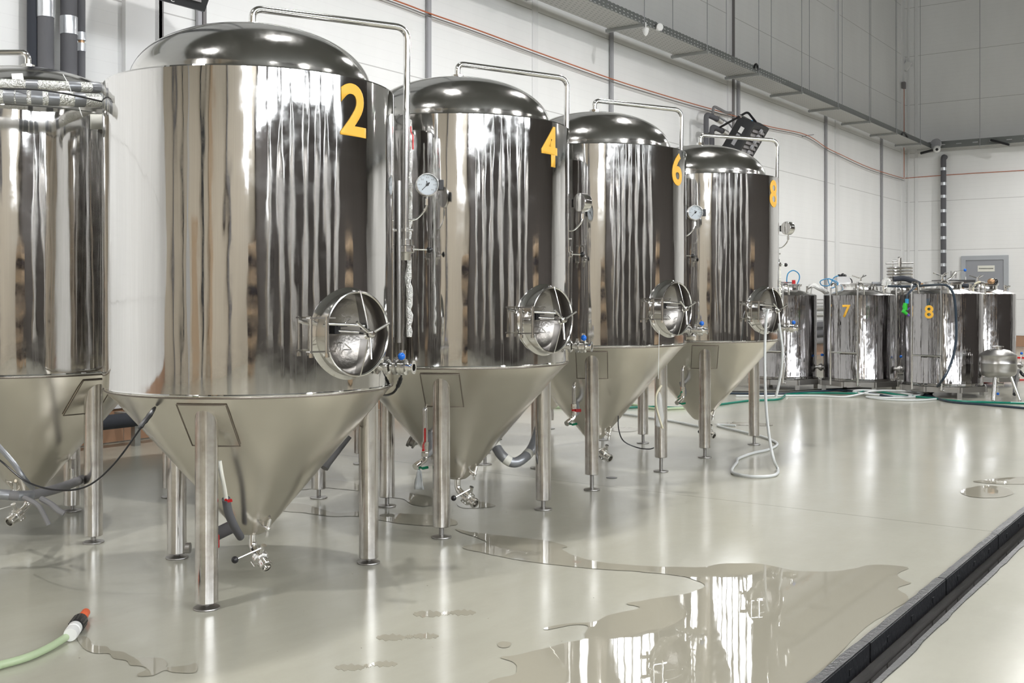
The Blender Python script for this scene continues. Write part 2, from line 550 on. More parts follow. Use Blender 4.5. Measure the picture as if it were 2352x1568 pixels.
# ------------------------------------------------------------------ room
def build_room():
    DX0, DX1, DYE = -1.095, -.955, 20.0
    b = B()
    for (x0, x1, y0, y1) in ((XW, DX0, YF, YW), (DX1, XR, YF, YW), (DX0, DX1, DYE, YW)):
        b.box(((x0 + x1) / 2, (y0 + y1) / 2, -.1), (x1 - x0, y1 - y0, .2))
    struct(b.build('floor', M['floor'], smooth=False))
    struct(B().box(((XW + XR) / 2, (YF + YW) / 2, ZC + .1), (XR - XW, YW - YF, .2)).build('ceiling', M['ceil'], smooth=False))
    struct(B().box((XW - .1, (YF + YW) / 2, ZC / 2), (.2, YW - YF + .4, ZC)).build('wall_left', M['wall_l'], smooth=False))
    struct(B().box(((XW + XR) / 2, YW + .1, ZC / 2), (XR - XW, .2, ZC)).build('wall_back', M['wall_l'], smooth=False))
    # right wall with two window bands
    def holed(name, axis, pos, lo, hi, wins, m):
        b = B(); z0, z1 = wins[0][2], wins[0][3]
        def piece(a0, a1, q0, q1):
            if a1 - a0 < 1e-4 or q1 - q0 < 1e-4: return
            if axis == 'x': b.box((pos, (a0 + a1) / 2, (q0 + q1) / 2), (.2, a1 - a0, q1 - q0))
            else: b.box(((a0 + a1) / 2, pos, (q0 + q1) / 2), (a1 - a0, .2, q1 - q0))
        piece(lo, hi, 0, z0); piece(lo, hi, z1, ZC)
        cur = lo
        for a0, a1, _, _ in wins: piece(cur, a0, z0, z1); cur = a1
        piece(cur, hi, z0, z1)
        struct(b.build(name, m, smooth=False))
    wr = [(y, y + 2.3, 4.35, 6.7) for y in (-8.2, -5.4, -2.6, .2, 3.0, 5.8, 8.6)]
    holed('wall_right', 'x', XR + .1, YF, YW, wr, M['wall_r'])
    wf = [(x, x + 2.2, 3.2, 5.6) for x in (7.0,)]
    holed('wall_front', 'y', YF - .1, XW, XR, wf, M['wall_f'])
    k = 1
    for axis, pos, ws in (('x', XR + .12, wr), ('y', YF - .12, wf)):
        for a0, a1, z0, z1 in ws:
            f = B(); am = (a0 + a1) / 2; zm = (z0 + z1) / 2
            def bar(ac, zc, da, dz, bb, th=.06):
                if axis == 'x': bb.box((pos, ac, zc), (th, da, dz))
                else: bb.box((ac, pos, zc), (da, th, dz))
            bar(a0 + .03, zm, .06, z1 - z0, f); bar(a1 - .03, zm, .06, z1 - z0, f); bar(am, zm, .05, z1 - z0, f)
            bar(am, z0 + .03, a1 - a0, .06, f); bar(am, z1 - .03, a1 - a0, .06, f); bar(am, zm, a1 - a0, .05, f)
            fo = struct(f.build('window_%d' % k, M['frame_d'], smooth=False))
            g = B(); bar(am, zm, a1 - a0, z1 - z0, g, .01)
            g.build('pane', M['pane'], fo, smooth=False)
            k += 1
    # behind the camera: dark door; unseen columns added to band the tank reflections
    struct(B().box((-2.2, YF + .03, 1.1), (1.0, .06, 2.2)).box((-2.2, YF + .05, 1.1), (.8, .05, 2.0)).build('door_2', M['sack'], smooth=False))
    for i, (x, w, m) in enumerate(((-5.6, .25, 'cable_g'), (-4.3, .12, 'black_m'), (-3.3, .30, 'trim_d'), (-.9, .22, 'black_m'), (.4, .35, 'sack'), (3.5, .3, 'cable_g'))):
        struct(B().box((x, YF + .15, ZC / 2), (w, .3, ZC)).build('trim_%d' % (20 + i), M[m], smooth=False))
    # skirting tiles and their white cap strips
    struct(B().box((XW + .008, (YF + YW) / 2, .14), (.016, YW - YF, .26)).build('baseboard_left', M['tile_l'], smooth=False))
    struct(B().box(((XW + XR) / 2, YW - .008, .14), (XR - XW, .016, .26)).build('baseboard_back', M['tile_b'], smooth=False))
    tr = [B().box((XW + .015, (YF + YW) / 2, .29), (.03, YW - YF, .05)), B().box(((XW + XR) / 2, YW - .015, .29), (XR - XW, .03, .05))]
    def vstrip(px, w, th, m='trim', z0=.3, z1=ZC, back=False):
        p = wb(px, 500) if back else wl(px, 500)
        if back: return B().box((p.x, YW - th / 2, (z0 + z1) / 2), (w, th, z1 - z0)), m
        return B().box((XW + th / 2, p.y, (z0 + z1) / 2), (th, w, z1 - z0)), m
    out = [(t, 'trim') for t in tr]
    out.append(vstrip(1228, .12, .012)); out.append(vstrip(1674, .16, .03)); out.append(vstrip(1921, .22, .03))
    out.append(vstrip(322, .34, .05, 'trim')); out.append(vstrip(2072, .18, .03))
    out.append(vstrip(2105, .07, .02, back=True)); out.append(vstrip(2087, .05, .02, back=True))
    for i, (b, m) in enumerate(out): struct(b.build('trim_%d' % (i + 1), M[m], smooth=False))


build_room()


# ------------------------------------------------------------------ floor drain
def build_drain():
    x0, x1, y1 = -1.095, -.955, 20.0
    e = empty('floor_drain', (-1.02, 5, 0), 'long black open drain channel sunk into the pale floor at the right', 'drain')
    b = B(); b.box(((x0 + x1) / 2, (YF + y1) / 2, -.095), (x1 - x0, y1 - YF, .01))
    b.box((x1 - .008, (YF + y1) / 2, -.05), (.016, y1 - YF, .099)); b.box((x0 + .004, (YF + y1) / 2, -.05), (.008, y1 - YF, .099))
    b.box(((x0 + x1) / 2, y1 - .01, -.05), (x1 - x0, .02, .099))
    in_parent(b.build('channel', M['drain_dk'], smooth=False), e)
    # kerb: ragged-edged segments of angle iron on the aisle side
    y = 1.6; i = 0
    while y < 16:
        L = .98
        b = B(); jit = random.uniform(-.004, .004)
        n = 16; pts = []
        for k in range(n + 1): pts.append((x0 - .022 + jit + random.uniform(-.003, .003), y + L * k / n, .0))
        pts += [(x0 + .010, y + L, 0), (x0 + .010, y, 0)]
        b.poly(pts, .008 + random.uniform(0, .003))
        b.box((x0 + .010, y + L / 2, -.028), (.006, L - .012, .065))
        for q in (.2, .5, .8): b.box((x0 + .014, y + L * q, -.03), (.004, .03, .018))
        in_parent(b.build('edge_rail', M['drain'], smooth=False), e)
        y += L + .006
    pts = []; n = 140
    for k in range(n + 1): pts.append((x1 - .012, 1.6 + 14 * k / n, 0))
    for k in range(n, -1, -1): pts.append((x1 + .007 + random.uniform(-.003, .005), 1.6 + 14 * k / n, 0))
    in_parent(B().poly(pts, .004).build('far_rail', M['drain'], smooth=False), e)
    w = tag(B().box(((x0 + x1) / 2 + .02, 8.5, -.075), (.085, 15, .004)).build('drain_water', M['water_dk'], smooth=False),
            'thin film of dark water lying inside the floor drain', 'water')


build_drain()


# ------------------------------------------------------------------ fermenter
TR, TZB, TH = .571, .770, 1.179       # shell radius, bottom rim, shell height
TZT = TZB + TH


def cone_r(z):                         # cone radius at height z (tank frame without lift)
    return TR - .006 - (TZB - z) / 1.166


def fermenter(cx, cy, dz, legs, man=None, digit=None, pipe=None, label='', valve=True, drain=-12, pipe_len=None, gauge=None, front=True, side=17):
    e = empty('fermenter', (cx, cy, 0), label, 'tank', 'conical steel fermenters standing in two rows')
    zb, zt = TZB + dz, TZT + dz
    # shell: closed drum, hole cut for the manway
    b = B(); n = 160
    b.lathe([(TR - .012, zb - .004), (TR, zb), (TR + .0015, zb + .004), (TR, zb + .008), (TR, zt - .006), (TR - .002, zt - .001), (TR - .006, zt)], seg=n)
    sh = b.build('shell', M['mirror'], e, smooth=True, angle=60)
    if man is not None:
        m = R(man); ax = Vector((math.cos(m), math.sin(m), 0)); mz = .988 + dz
        cut = B().lathe([(.15, .40), (.15, .75)], (0, 0, mz), ax, 48).build('cut', M['mirror'], None, smooth=False)
        bpy.context.view_layer.update()
        md = sh.modifiers.new('hole', 'BOOLEAN'); md.object = cut; md.operation = 'DIFFERENCE'; md.solver = 'EXACT'
        cut.location = e.location; bpy.context.view_layer.update()
        dg = bpy.context.evaluated_depsgraph_get()
        me = bpy.data.meshes.new_from_object(sh.evaluated_get(dg))
        sh.modifiers.clear(); sh.data = me
        bpy.data.objects.remove(cut)
    me = sh.data
    for p in me.polygons: p.use_smooth = True
    nl = []
    for p in me.polygons:
        for li in p.loop_indices:
            v = me.vertices[me.loops[li].vertex_index].co
            r = math.hypot(v.x, v.y)
            if abs(p.normal.z) < .25 and abs(r - TR) < .004 and (p.normal.x * v.x + p.normal.y * v.y) / max(r, 1e-6) > .9:
                nl.append((v.x / r, v.y / r, 0))
            else: nl.append(tuple(p.normal))
    me.normals_split_custom_set(nl)
    # dome
    prof = [(.480, zt - .01), (.480, zt + .006)]
    for i in range(0, 21):
        t = PI / 2 * i / 20
        prof.append((.478 * math.cos(t) ** .92 if i < 20 else 0.0, zt + .012 + .248 * math.sin(t) ** 1.0))
    B().lathe(prof, seg=96).build('dome', M['dome'], e, angle=50)
    # cone
    prof = [(TR - .010, zb + .012), (TR - .005, zb - .003), (TR - .010, zb - .010)]
    for i in range(1, 12): zz = TZB - .01 - (TZB - .20) * i / 11; prof.append((cone_r(zz), zz + dz))
    prof += [(.062, .183 + dz), (.045, .170 + dz), (.025, .165 + dz), (0, .164 + dz)]
    B().lathe(prof, seg=96).build('cone', M['cone'], e, angle=40)
    B().lathe([(TR - .004, zb - .004), (TR - .0035, zb - .007), (TR - .007, zb - .009), (TR - .010, zb - .006)], seg=96, cap=False).build('rim_seam', M['weld'], e)
    # legs
    for a in legs:
        a = R(a); d = Vector((math.cos(a), math.sin(a), 0)); p = d * .487
        zl = .022 + dz
        nseg = 32; vs = []; fs = []
        for k in range(nseg):
            q = 2 * PI * k / nseg; x = p.x + .041 * math.cos(q); y = p.y + .041 * math.sin(q); rr = math.hypot(x, y)
            ztop = min(TZB - .012, TZB - (TR - .006 - rr) * 1.166 + .012) + dz
            vs += [(x, y, zl + .003), (x, y, ztop), (p.x + .038 * math.cos(q), p.y + .038 * math.sin(q), zl)]
        for k in range(nseg):
            k2 = (k + 1) % nseg; fs += [(k * 3, k2 * 3, k2 * 3 + 1, k * 3 + 1), (k * 3 + 2, k2 * 3 + 2, k2 * 3, k * 3)]
        fs.append(tuple(k * 3 + 2 for k in reversed(range(nseg)))); fs.append(tuple(k * 3 + 1 for k in range(nseg)))
        lg = B().add(vs, fs).build('leg', M['leg'], e, angle=40)
        f = B().cyl((p.x, p.y, .006), (p.x, p.y, zl + .004), .0115).lathe([(.012, .012), (.03, .008), (.047, .006), (.048, .003), (.047, 0)], (p.x, p.y, 0), seg=36)
        f.build('foot', M['dull'], lg, angle=30)
        # welded plate where the leg meets the cone
        nu, nv = 10, 6; vs = []; fs = []
        for lay in (0, 1):
            for j in range(nv + 1):
                z = TZB - .03 - .165 * j / nv; rr = cone_r(z) + (.0075 if lay == 0 else -.004)
                hw = .092
                for i in range(nu + 1):
                    aa = a + (i / nu - .5) * 2 * hw / rr
                    vs.append((rr * math.cos(aa), rr * math.sin(aa), z + dz))
        K = (nu + 1) * (nv + 1)
        for j in range(nv):
            for i in range(nu):
                q = j * (nu + 1) + i; fs += [(q, q + 1, q + nu + 2, q + nu + 1), (K + q, K + q + nu + 1, K + q + nu + 2, K + q + 1)]
        for i in range(nu): fs += [(i, K + i, K + i + 1, i + 1)]; q = nv * (nu + 1) + i; fs += [(q, q + 1, K + q + 1, K + q)]
        for j in range(nv): q = j * (nu + 1); fs += [(q, q + nu + 1, K + q + nu + 1, K + q)]; q += nu; fs += [(q, K + q, K + q + nu + 1, q + nu + 1)]
        pl_ = B().add(vs, fs).build('leg_plate', M['plate'], e, angle=40)
        ring_ = [vs[i] for i in range(nu + 1)] + [vs[j * (nu + 1) + nu] for j in range(1, nv + 1)] + [vs[nv * (nu + 1) + i] for i in range(nu - 1, -1, -1)] + [vs[j * (nu + 1)] for j in range(nv - 1, 0, -1)]
        B().tube(ring_, .0028, 6, closed=True).build('weld_seam', M['weld'], pl_)
    # number sticker on the shell
    if digit:
        da, ch, zc, hh, ww = digit
        da = R(da)
        def place(u, v):
            a = da + u / TR; return Vector(((TR + .0015) * math.cos(a), (TR + .0015) * math.sin(a), zc + dz + v))
        s = text_fit(ch, place, ww, hh, 'number_sticker', M['yellow'], e, offset=.026, cuts=14)
        s['label'] = 'yellow number %s sticker' % ch
    # top vent / cleaning pipe
    if pipe is not None:
        a = R(pipe); d = Vector((math.cos(a), math.sin(a), 0)); rho = pipe_len or .659; za = zt + .254
        b = B(); b.lathe([(.024, 0), (.031, .002), (.031, .030), (.022, .032)], (0, 0, za), seg=8)
        b.build('pipe_union', M['chrome'], e, angle=25)
        top = za + .090
        if front:
            pts = fillet([(0, 0, za + .01), (0, 0, top), d * rho + Vector((0, 0, top - .012)), d * (rho - .0) + Vector((-.008, 0, 1.32 + dz))], .055)
            cp = B().tube(pts, .0145, 16).build('cleaning_pipe', M['chrome'], e)
            P = d * rho + Vector((-.008, 0, 0))
            def pz(z): return Vector((P.x, P.y, z))
            # clamp, butterfly valve, handle, lower union
            z0 = 1.405 + dz
            B().lathe([(.0145, 0), (.021, .002), (.021, .014), (.0145, .016)], pz(z0), seg=24).cyl(pz(z0 + .008) + Vector((-.05, -.02, 0)), pz(z0 + .008) + Vector((.03, .015, 0)), .006).build('pipe_clamp', M['chrome'], e)
            v = B().lathe([(.0, -.038), (.022, -.038), (.025, -.008), (.034, -.006), (.040, -.002), (.040, .007), (.037, .008), (.037, .013), (.040, .014), (.040, .023), (.034, .027), (.028, .028), (.028, .052), (.0145, .054)], pz(z0 - .085), seg=32)
            vb = v.build('valve_body', M['chrome'], e, angle=25)
            hd = (Matrix.Rotation(R(18), 3, 'Z') @ Vector((.5, .85, 0))).normalized()
            B().cyl(pz(z0 - .074), pz(z0 - .074) + hd * .125, .0035, seg=10).build('handle', M['chrome'], vb)
            B().ball(pz(z0 - .074) + hd * .13, .0145).build('knob', M['black'], vb)
            # pressure gauge on a curved stem
            if gauge is not None:
                gd = Vector((math.cos(R(gauge[0])), math.sin(R(gauge[0])), 0)); sd = Vector((math.cos(R(gauge[1])), math.sin(R(gauge[1])), 0))
                g0 = pz(1.455 + dz); gc = g0 + sd * .095 + Vector((0, 0, .155))
                pts = smooth_path([g0, g0 + sd * .045 + Vector((0, 0, .006)), g0 + sd * .08 + Vector((0, 0, .04)), gc + Vector((0, 0, -.085))], 6)
                B().tube(pts, .0045, 10).build('gauge_stem', M['chrome'], e)
                B().cyl(gc + Vector((0, 0, -.088)), gc + Vector((0, 0, -.060)), .0095, seg=6).cyl(gc + Vector((0, 0, -.062)), gc + Vector((0, 0, -.045)), .006).build('gauge_nut', M['chrome'], e, angle=25)
                gg = B().lathe([(.0, -.03), (.048, -.03), (.050, -.027), (.050, .018), (.0485, .021), (.045, .021), (.0445, .012)], gc, gd, 48, cap=False).build('gauge_case', M['chrome'], e, angle=30)
                B().lathe([(0, .010), (.0447, .010), (.0447, .012), (0, .012)], gc, gd, 48).build('dial', M['dial'], gg, angle=30)
                up = Vector((0, 0, 1)); rt = up.cross(gd).normalized()
                nb = B()
                for w1, w2, L0, L1, w in ((-.7, -.7, -.008, .032, .0012), (-.7, -.7, -.012, .008, .003), (-.25, 1, .0, .016, .0015)):
                    dd = (rt * w1 + up * w2).normalized(); nb.cyl(gc + gd * .0135 + dd * L0, gc + gd * .0135 + dd * L1, w, seg=6)
                nb.lathe([(0, .0125), (.006, .0125), (.006, .016), (0, .016)], gc, gd, 16)
                for i in range(13):
                    q = R(225 - i * 22.5); dd = rt * math.cos(q) + up * math.sin(q)
                    nb.cyl(gc + gd * .0122 + dd * .038, gc + gd * .0122 + dd * .042, .0006, seg=4)
                nb.build('needle', M['black'], gg)
                for i, tx in enumerate(('0', '0.1', '0.2', '0.3', '0.4', '0.5', '0.6')):
                    q = R(225 - i * 45); c0 = gc + gd * .0126 + (rt * math.cos(q) + up * math.sin(q)) * .031
                    text_fit(tx, lambda u, v, c0=c0: c0 + rt * u + up * v, .0035 * len(tx), .0055, 'dial_number', M['gray_p'], gg)
                rot = Matrix((rt, up, gd)).transposed()
                B().box(gc + rt * .060 + gd * -.005, (.022, .045, .03), rot).build('terminal_box', M['black'], e, bevel=.002)
        else:
            pts = fillet([(0, 0, za + .01), (0, 0, top), d * rho + Vector((0, 0, top + .0))], .055)
            B().tube(pts, .0145, 16).build('cleaning_pipe', M['chrome'], e)
    # manway
    if man is not None:
        t = Vector((-math.sin(m), math.cos(m), 0)); up = Vector((0, 0, 1)); o = Vector((0, 0, mz))
        def P3(u, w, nn): return o + t * u + up * w + ax * nn
        NR = .622
        B().lathe([(.150, .535), (.156, .530), (.157, NR - .012), (.1585, NR - .006), (.1585, NR), (.1545, NR + .001), (.1500, NR - .002), (.1495, .54), (.150, .535)], o, ax, 72, cap=False).build('manway_collar', M['chrome'], e, angle=40)
        B().lathe([(.1488, NR - .004), (.1478, NR - .008), (.1478, .552), (.1488, .548)], o, ax, 64, cap=False).build('collar_shade_sleeve', M['recess_shade'], e)  # sleeve added inside the collar; recess shade put into its steel colour
        # weld fillet ring between the collar and the drum
        vs = []; fs = []; nn_ = 72
        for i in range(nn_):
            q = 2 * PI * i / nn_
            for rad, lift in ((.156, .016), (.163, .008), (.172, .0012)):
                u, w = rad * math.cos(q), rad * math.sin(q); vs.append(P3(u, w, math.sqrt(TR * TR - u * u) + lift))
        for i in range(nn_):
            j = (i + 1) % nn_
            for k in range(2): fs.append((i * 3 + k, j * 3 + k, j * 3 + k + 1, i * 3 + k + 1))
        B().add(vs, fs).build('weld_ring', M['mirror'], e)
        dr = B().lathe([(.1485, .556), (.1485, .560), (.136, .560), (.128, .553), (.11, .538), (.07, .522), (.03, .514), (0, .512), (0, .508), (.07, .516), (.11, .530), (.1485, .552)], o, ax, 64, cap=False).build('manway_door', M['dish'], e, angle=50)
        # rim handles (two small hoops) on the door
        for sg in (-1, 1):
            pts = fillet([P3(-.02, sg * .035, .515), P3(-.02, sg * .035 + sg * .0, .565), P3(.02, sg * .062, .565), P3(.02, sg * .062, .52)], .01, 4)
            B().tube(pts, .0022, 8).build('door_hoop', M['chrome'], dr)
        # crossbar plate
        vs = []; n2 = 20
        for i in range(n2 + 1):
            w = -.158 + .316 * i / n2; k = abs(w) / .158; nn = NR + .002 + .045 * (1 - k ** 1.3)
            for du, dn in ((-.003, -.040 * (.75 + .25 * (1 - k))), (.003, -.040 * (.75 + .25 * (1 - k))), (.003, 0), (-.003, 0)):
                vs.append(P3(du + .004, w, nn + dn + .003))
        fs = [(3, 2, 1, 0), tuple(n2 * 4 + q for q in range(4))]
        for i in range(n2):
            for q in range(4): fs.append((i * 4 + q, i * 4 + (q + 1) % 4, i * 4 + 4 + (q + 1) % 4, i * 4 + 4 + q))
        B().add(vs, fs).build('crossbar', M['steel'], e, smooth=False)
        # spindle and star handle
        hb = B().lathe([(.0, .515), (.007, .515), (.007, .64), (.020, .642), (.021, .668), (.014, .672), (.014, .69), (.010, .697), (0, .699)], P3(.004, 0, 0), ax, 28).build('hand_nut', M['chrome'], e, angle=30)
        for q in (25, 150, 265):
            dd = t * math.cos(R(q)) + up * math.sin(R(q))
            B().tube([P3(.004, 0, .682) + dd * .01, P3(.004, 0, .694) + dd * .092], .0052, 10).build('handle_arm', M['chrome'], hb)
        # door grip block behind the davit rod
        B().box(P3(-.075, .018, .575), (.03, .035, .035), Matrix((t, up, ax)).transposed()).box(P3(-.055, .032, .582), (.05, .012, .03), Matrix((t, up, ax)).transposed()).build('grip_block', M['black'], dr, smooth=False, bevel=.002)
        B().cyl(P3(-.07, .012, .585), P3(.0, .006, .645), .006, seg=14).build('guide_rod', M['steel'], e)
        # hinge: pins, flats and davit rod
        hg = B()
        hg.cyl(P3(-.160, -.068, .630), P3(-.160, .066, .630), .0075, seg=16)
        hg.cyl(P3(-.212, -.068, .604), P3(-.212, .066, .604), .0055, seg=16)
        for w in (-.062, .058):
            hg.hexa([P3(-.225, w, .592), P3(-.225, w, .614), P3(-.128, w, .640), P3(-.128, w, .618)], [P3(-.225, w + .006, .592), P3(-.225, w + .006, .614), P3(-.128, w + .006, .640), P3(-.128, w + .006, .618)])
        hg.cyl(P3(-.160, -.080, .630), P3(-.160, -.066, .630), .009, seg=6); hg.cyl(P3(-.212, -.080, .604), P3(-.212, -.066, .604), .009, seg=6)
        hg.cyl(P3(-.212, .050, .598), P3(-.165, .040, .575), .008, seg=14)
        hg.build('hinge', M['chrome'], e, angle=30)
        B().tube([P3(-.160, .040, .630), P3(-.075, .036, .655), P3(-.015, .030, .668)], .0058, 14).build('davit_rod', M['chrome'], e)
    # side outlet with butterfly valve and blue ball
    if valve:
        a = R(side); d = Vector((math.cos(a), math.sin(a), 0)); t = Vector((-math.sin(a), math.cos(a), 0)); o = Vector((0, 0, .853 + dz))
        b = B().lathe([(.015, .55), (.015, .585), (.026, .587), (.026, .592), (.02, .597), (.026, .600), (.026, .606), (.015, .610), (.015, .632), (.023, .636), (.023, .641), (.019, .643),
                       (.019, .647), (.031, .649), (.031, .660), (.029, .661), (.029, .664), (.031, .665), (.031, .676), (.02, .679), (.016, .690), (.016, .700), (.026, .703), (.026, .708), (.018, .709), (.014, .708), (.013, .68)], o, d, 32, cap=False)
        vb = b.build('outlet_valve', M['chrome'], e, angle=25)
        cb = B()
        for h in (.592, .630): cb.lathe([(.024, h - .004), (.03, h - .003), (.03, h + .009), (.024, h + .01)], o, d, 24, cap=False)
        cb.box(o + d * .595 + Vector((0, 0, .032)), (.01, .01, .014)).box(o + d * .633 + Vector((0, 0, .032)), (.01, .01, .014))
        cb.build('clamp', M['steel'], vb, angle=30)
        B().cyl(o + d * .662 + Vector((0, 0, .028)), o + d * .662 + Vector((0, 0, .066)), .0105, seg=16).build('valve_stem', M['chrome'], vb, angle=25)
        kp = o + d * .662 + Vector((0, 0, .055)); kd = Vector((.57, -.82, 0)).normalized()
        B().cyl(kp, kp + kd * .05 + Vector((0, 0, -.008)), .003, seg=8).build('handle', M['chrome'], vb)
        B().ball(kp + kd * .058 + Vector((0, 0, -.010)), .0145).build('knob', M['blue'], vb)
    # bottom drain: elbow, butterfly valve, lever
    a = R(drain); d = Vector((math.cos(a), math.sin(a), 0)); t = Vector((-math.sin(a), math.cos(a), 0)); zt0 = .168 + dz
    q = (d + Vector((0, 0, -.42))).normalized()
    pts = fillet([(0, 0, zt0), (0, 0, zt0 - .058), Vector((0, 0, zt0 - .058)) + q * .07], .045, 8)
    B().tube(pts, .0165, 20).build('drain_elbow', M['chrome'], e)
    o = Vector((0, 0, zt0 - .058)) + q * .052
    vb = B().lathe([(.017, 0), (.021, .003), (.022, .012), (.028, .016), (.0335, .018), (.0335, .029), (.031, .030), (.031, .033), (.0335, .034), (.0335, .045), (.026, .048), (.023, .052), (.023, .075), (.026, .077), (.026, .088), (.0235, .090), (.0175, .090), (.0165, .085), (.0165, .04), (0, .04)], o, q, 36, cap=False).build('drain_valve', M['chrome'], e, angle=25)
    upq = (Vector((0, 0, 1)) - q * q.z).normalized()
    st = o + q * .032 + upq * .03
    B().cyl(st, st + upq * .035, .0115, seg=18).build('valve_stem', M['chrome'], vb, angle=25)
    ld = (-t * .96 - d * .05 + Vector((0, 0, -.28))).normalized()
    B().cyl(st + upq * .026, st + upq * .026 + ld * .115, .0035, seg=10).build('handle', M['chrome'], vb)
    B().ball(st + upq * .026 + ld * .122, .0142).build('knob', M['black'], vb)
    for s_ in (-1, 1): B().cyl(o + q * .016 + t * s_ * .03 - upq * .018, o + q * .05 + t * s_ * .03 - upq * .018, .004, seg=8).build('bolt', M['chrome'], vb)
    # sample tap low on the cone
    a2 = a + R(8); d2 = Vector((math.cos(a2), math.sin(a2), 0)); sz = .205; s0 = d2 * cone_r(sz) + Vector((0, 0, sz + dz))
    sb = B().cyl(s0, s0 + d2 * .028 + Vector((0, 0, -.012)), .006, seg=14).ball(s0 + d2 * .03 + Vector((0, 0, -.004)), .011)
    c0 = s0 + d2 * .03
    sb.tube([c0 + Vector((0, 0, -.034)) + d2 * -.006, c0, c0 + Vector((0, 0, .038)) + d2 * .008 + t * .006], .0078, 12)
    so = sb.build('sample_tap', M['chrome'], e, angle=30)
    pts = smooth_path([c0, c0 - t * .03 + Vector((0, 0, .016)), c0 - t * .048 + Vector((0, 0, .045))], 6)
    B().tube(pts, .0024, 8).build('tap_lever', M['chrome'], so)
    B().ball(pts[-1] + Vector((0, 0, .008)), .0115, sc=(.5, .7, 1)).build('tap_knob', M['black'], so)
    return e


FT = {}
FT[2] = fermenter(-3.409, 3.044, 0, (-61.1, 58.9, 178.9), man=-4, digit=(-1.5, '2', 1.823, .196, .135), pipe=59.4, gauge=(-45, 52), drain=-17,
                  label='nearest mirror-polished conical fermenter with yellow number 2 and open manway')
FT[4] = fermenter(-3.451, 4.452, .028, (-61.1, 58.9, 178.9), man=-5.5, digit=(-1.1, '4', 1.823, .196, .135), pipe=63.9, gauge=(75, 40), drain=-8,
                  label='mirror-polished conical fermenter with yellow number 4, second in the front row')
FT[6] = fermenter(-3.527, 5.953, .069, (-61.1, 58.9, 171), man=-8, digit=(1, '6', 1.823, .196, .135), pipe=61.1, gauge=(-52, 30), drain=-10,
                  label='mirror-polished conical fermenter with yellow number 6, third in the front row')
FT[8] = fermenter(-3.543, 7.527, .046, (-61.1, 58.9, 178.9), man=-12.5, digit=(.5, '8', 1.823, .196, .135), pipe=53.5, gauge=(70, 40), drain=-15,
                  label='mirror-polished conical fermenter with yellow number 8, farthest of the front row')
FT[1] = fermenter(-4.94, 3.0, .01, (3, 123, 243), pipe=213, front=False, valve=False, drain=-70,
                  label='polished conical fermenter cut by the left photo edge, below two foil-wrapped pipes')
FT[3] = fermenter(-4.90, 4.40, .03, (3, 123, 243), pipe=213, front=False, valve=False, drain=200,
                  label='fermenter of the rear row hidden behind number 2, only its rear legs and cone show')
FT[5] = fermenter(-4.87, 5.93, .05, (3, 123, 243), pipe=213, front=False, valve=False, drain=200,
                  label='rear-row fermenter hidden behind number 4, only its legs show between the front tanks')
FT[7] = fermenter(-4.87, 7.50, .05, (3, 123, 243), pipe=213, front=False, valve=False, drain=200,
                  label='rear-row fermenter hidden behind number 8, only its feet show near the wall')


# ------------------------------------------------------------------ valves on the cones of the front row
def cone_point(k, px, z):
    """world point on the cone of tank k at height z seen at column px (near side)"""
    cx, cy, dz = {2: (-3.409, 3.044, 0), 4: (-3.451, 4.452, .028), 6: (-3.527, 5.953, .069), 8: (-3.543, 7.527, .046)}[k]
    r = cone_r(z - dz); best = None
    for i in range(720):
        a = R(-180 + i * .5); x, y = cx + r * math.cos(a), cy + r * math.sin(a)
        d = -sy_ * x + cy_ * y
        if d > -sy_ * cx + cy_ * cy: continue
        q = 1176 + FPX * (cy_ * x + sy_ * y) / d
        if best is None or abs(q - px) < best[0]: best = (abs(q - px), a)
    a = best[1]
    return Vector((cx + r * math.cos(a), cy + r * math.sin(a), z)), Vector((math.cos(a), math.sin(a), 0))


def handle_flat(b, p, d, L, w=.009):
    d = Vector(d).normalized(); side = d.cross(Vector((1, .3, 0))).normalized() * w
    n = side.cross(d).normalized() * .0015
    vs = []
    for t, k in ((0, .6), (.25, .8), (.4, 1), (.95, 1), (1, .6)):
        q = p + d * L * t + n * (6 if t > .3 else 0)
        vs += [q + side * k - n, q + side * k + n, q - side * k + n, q - side * k - n]
    fs = [(3, 2, 1, 0), (16, 17, 18, 19)]
    for i in range(4):
        for q in range(4): fs.append((i * 4 + q, i * 4 + (q + 1) % 4, i * 4 + 4 + (q + 1) % 4, i * 4 + 4 + q))
    return b.add(vs, fs)


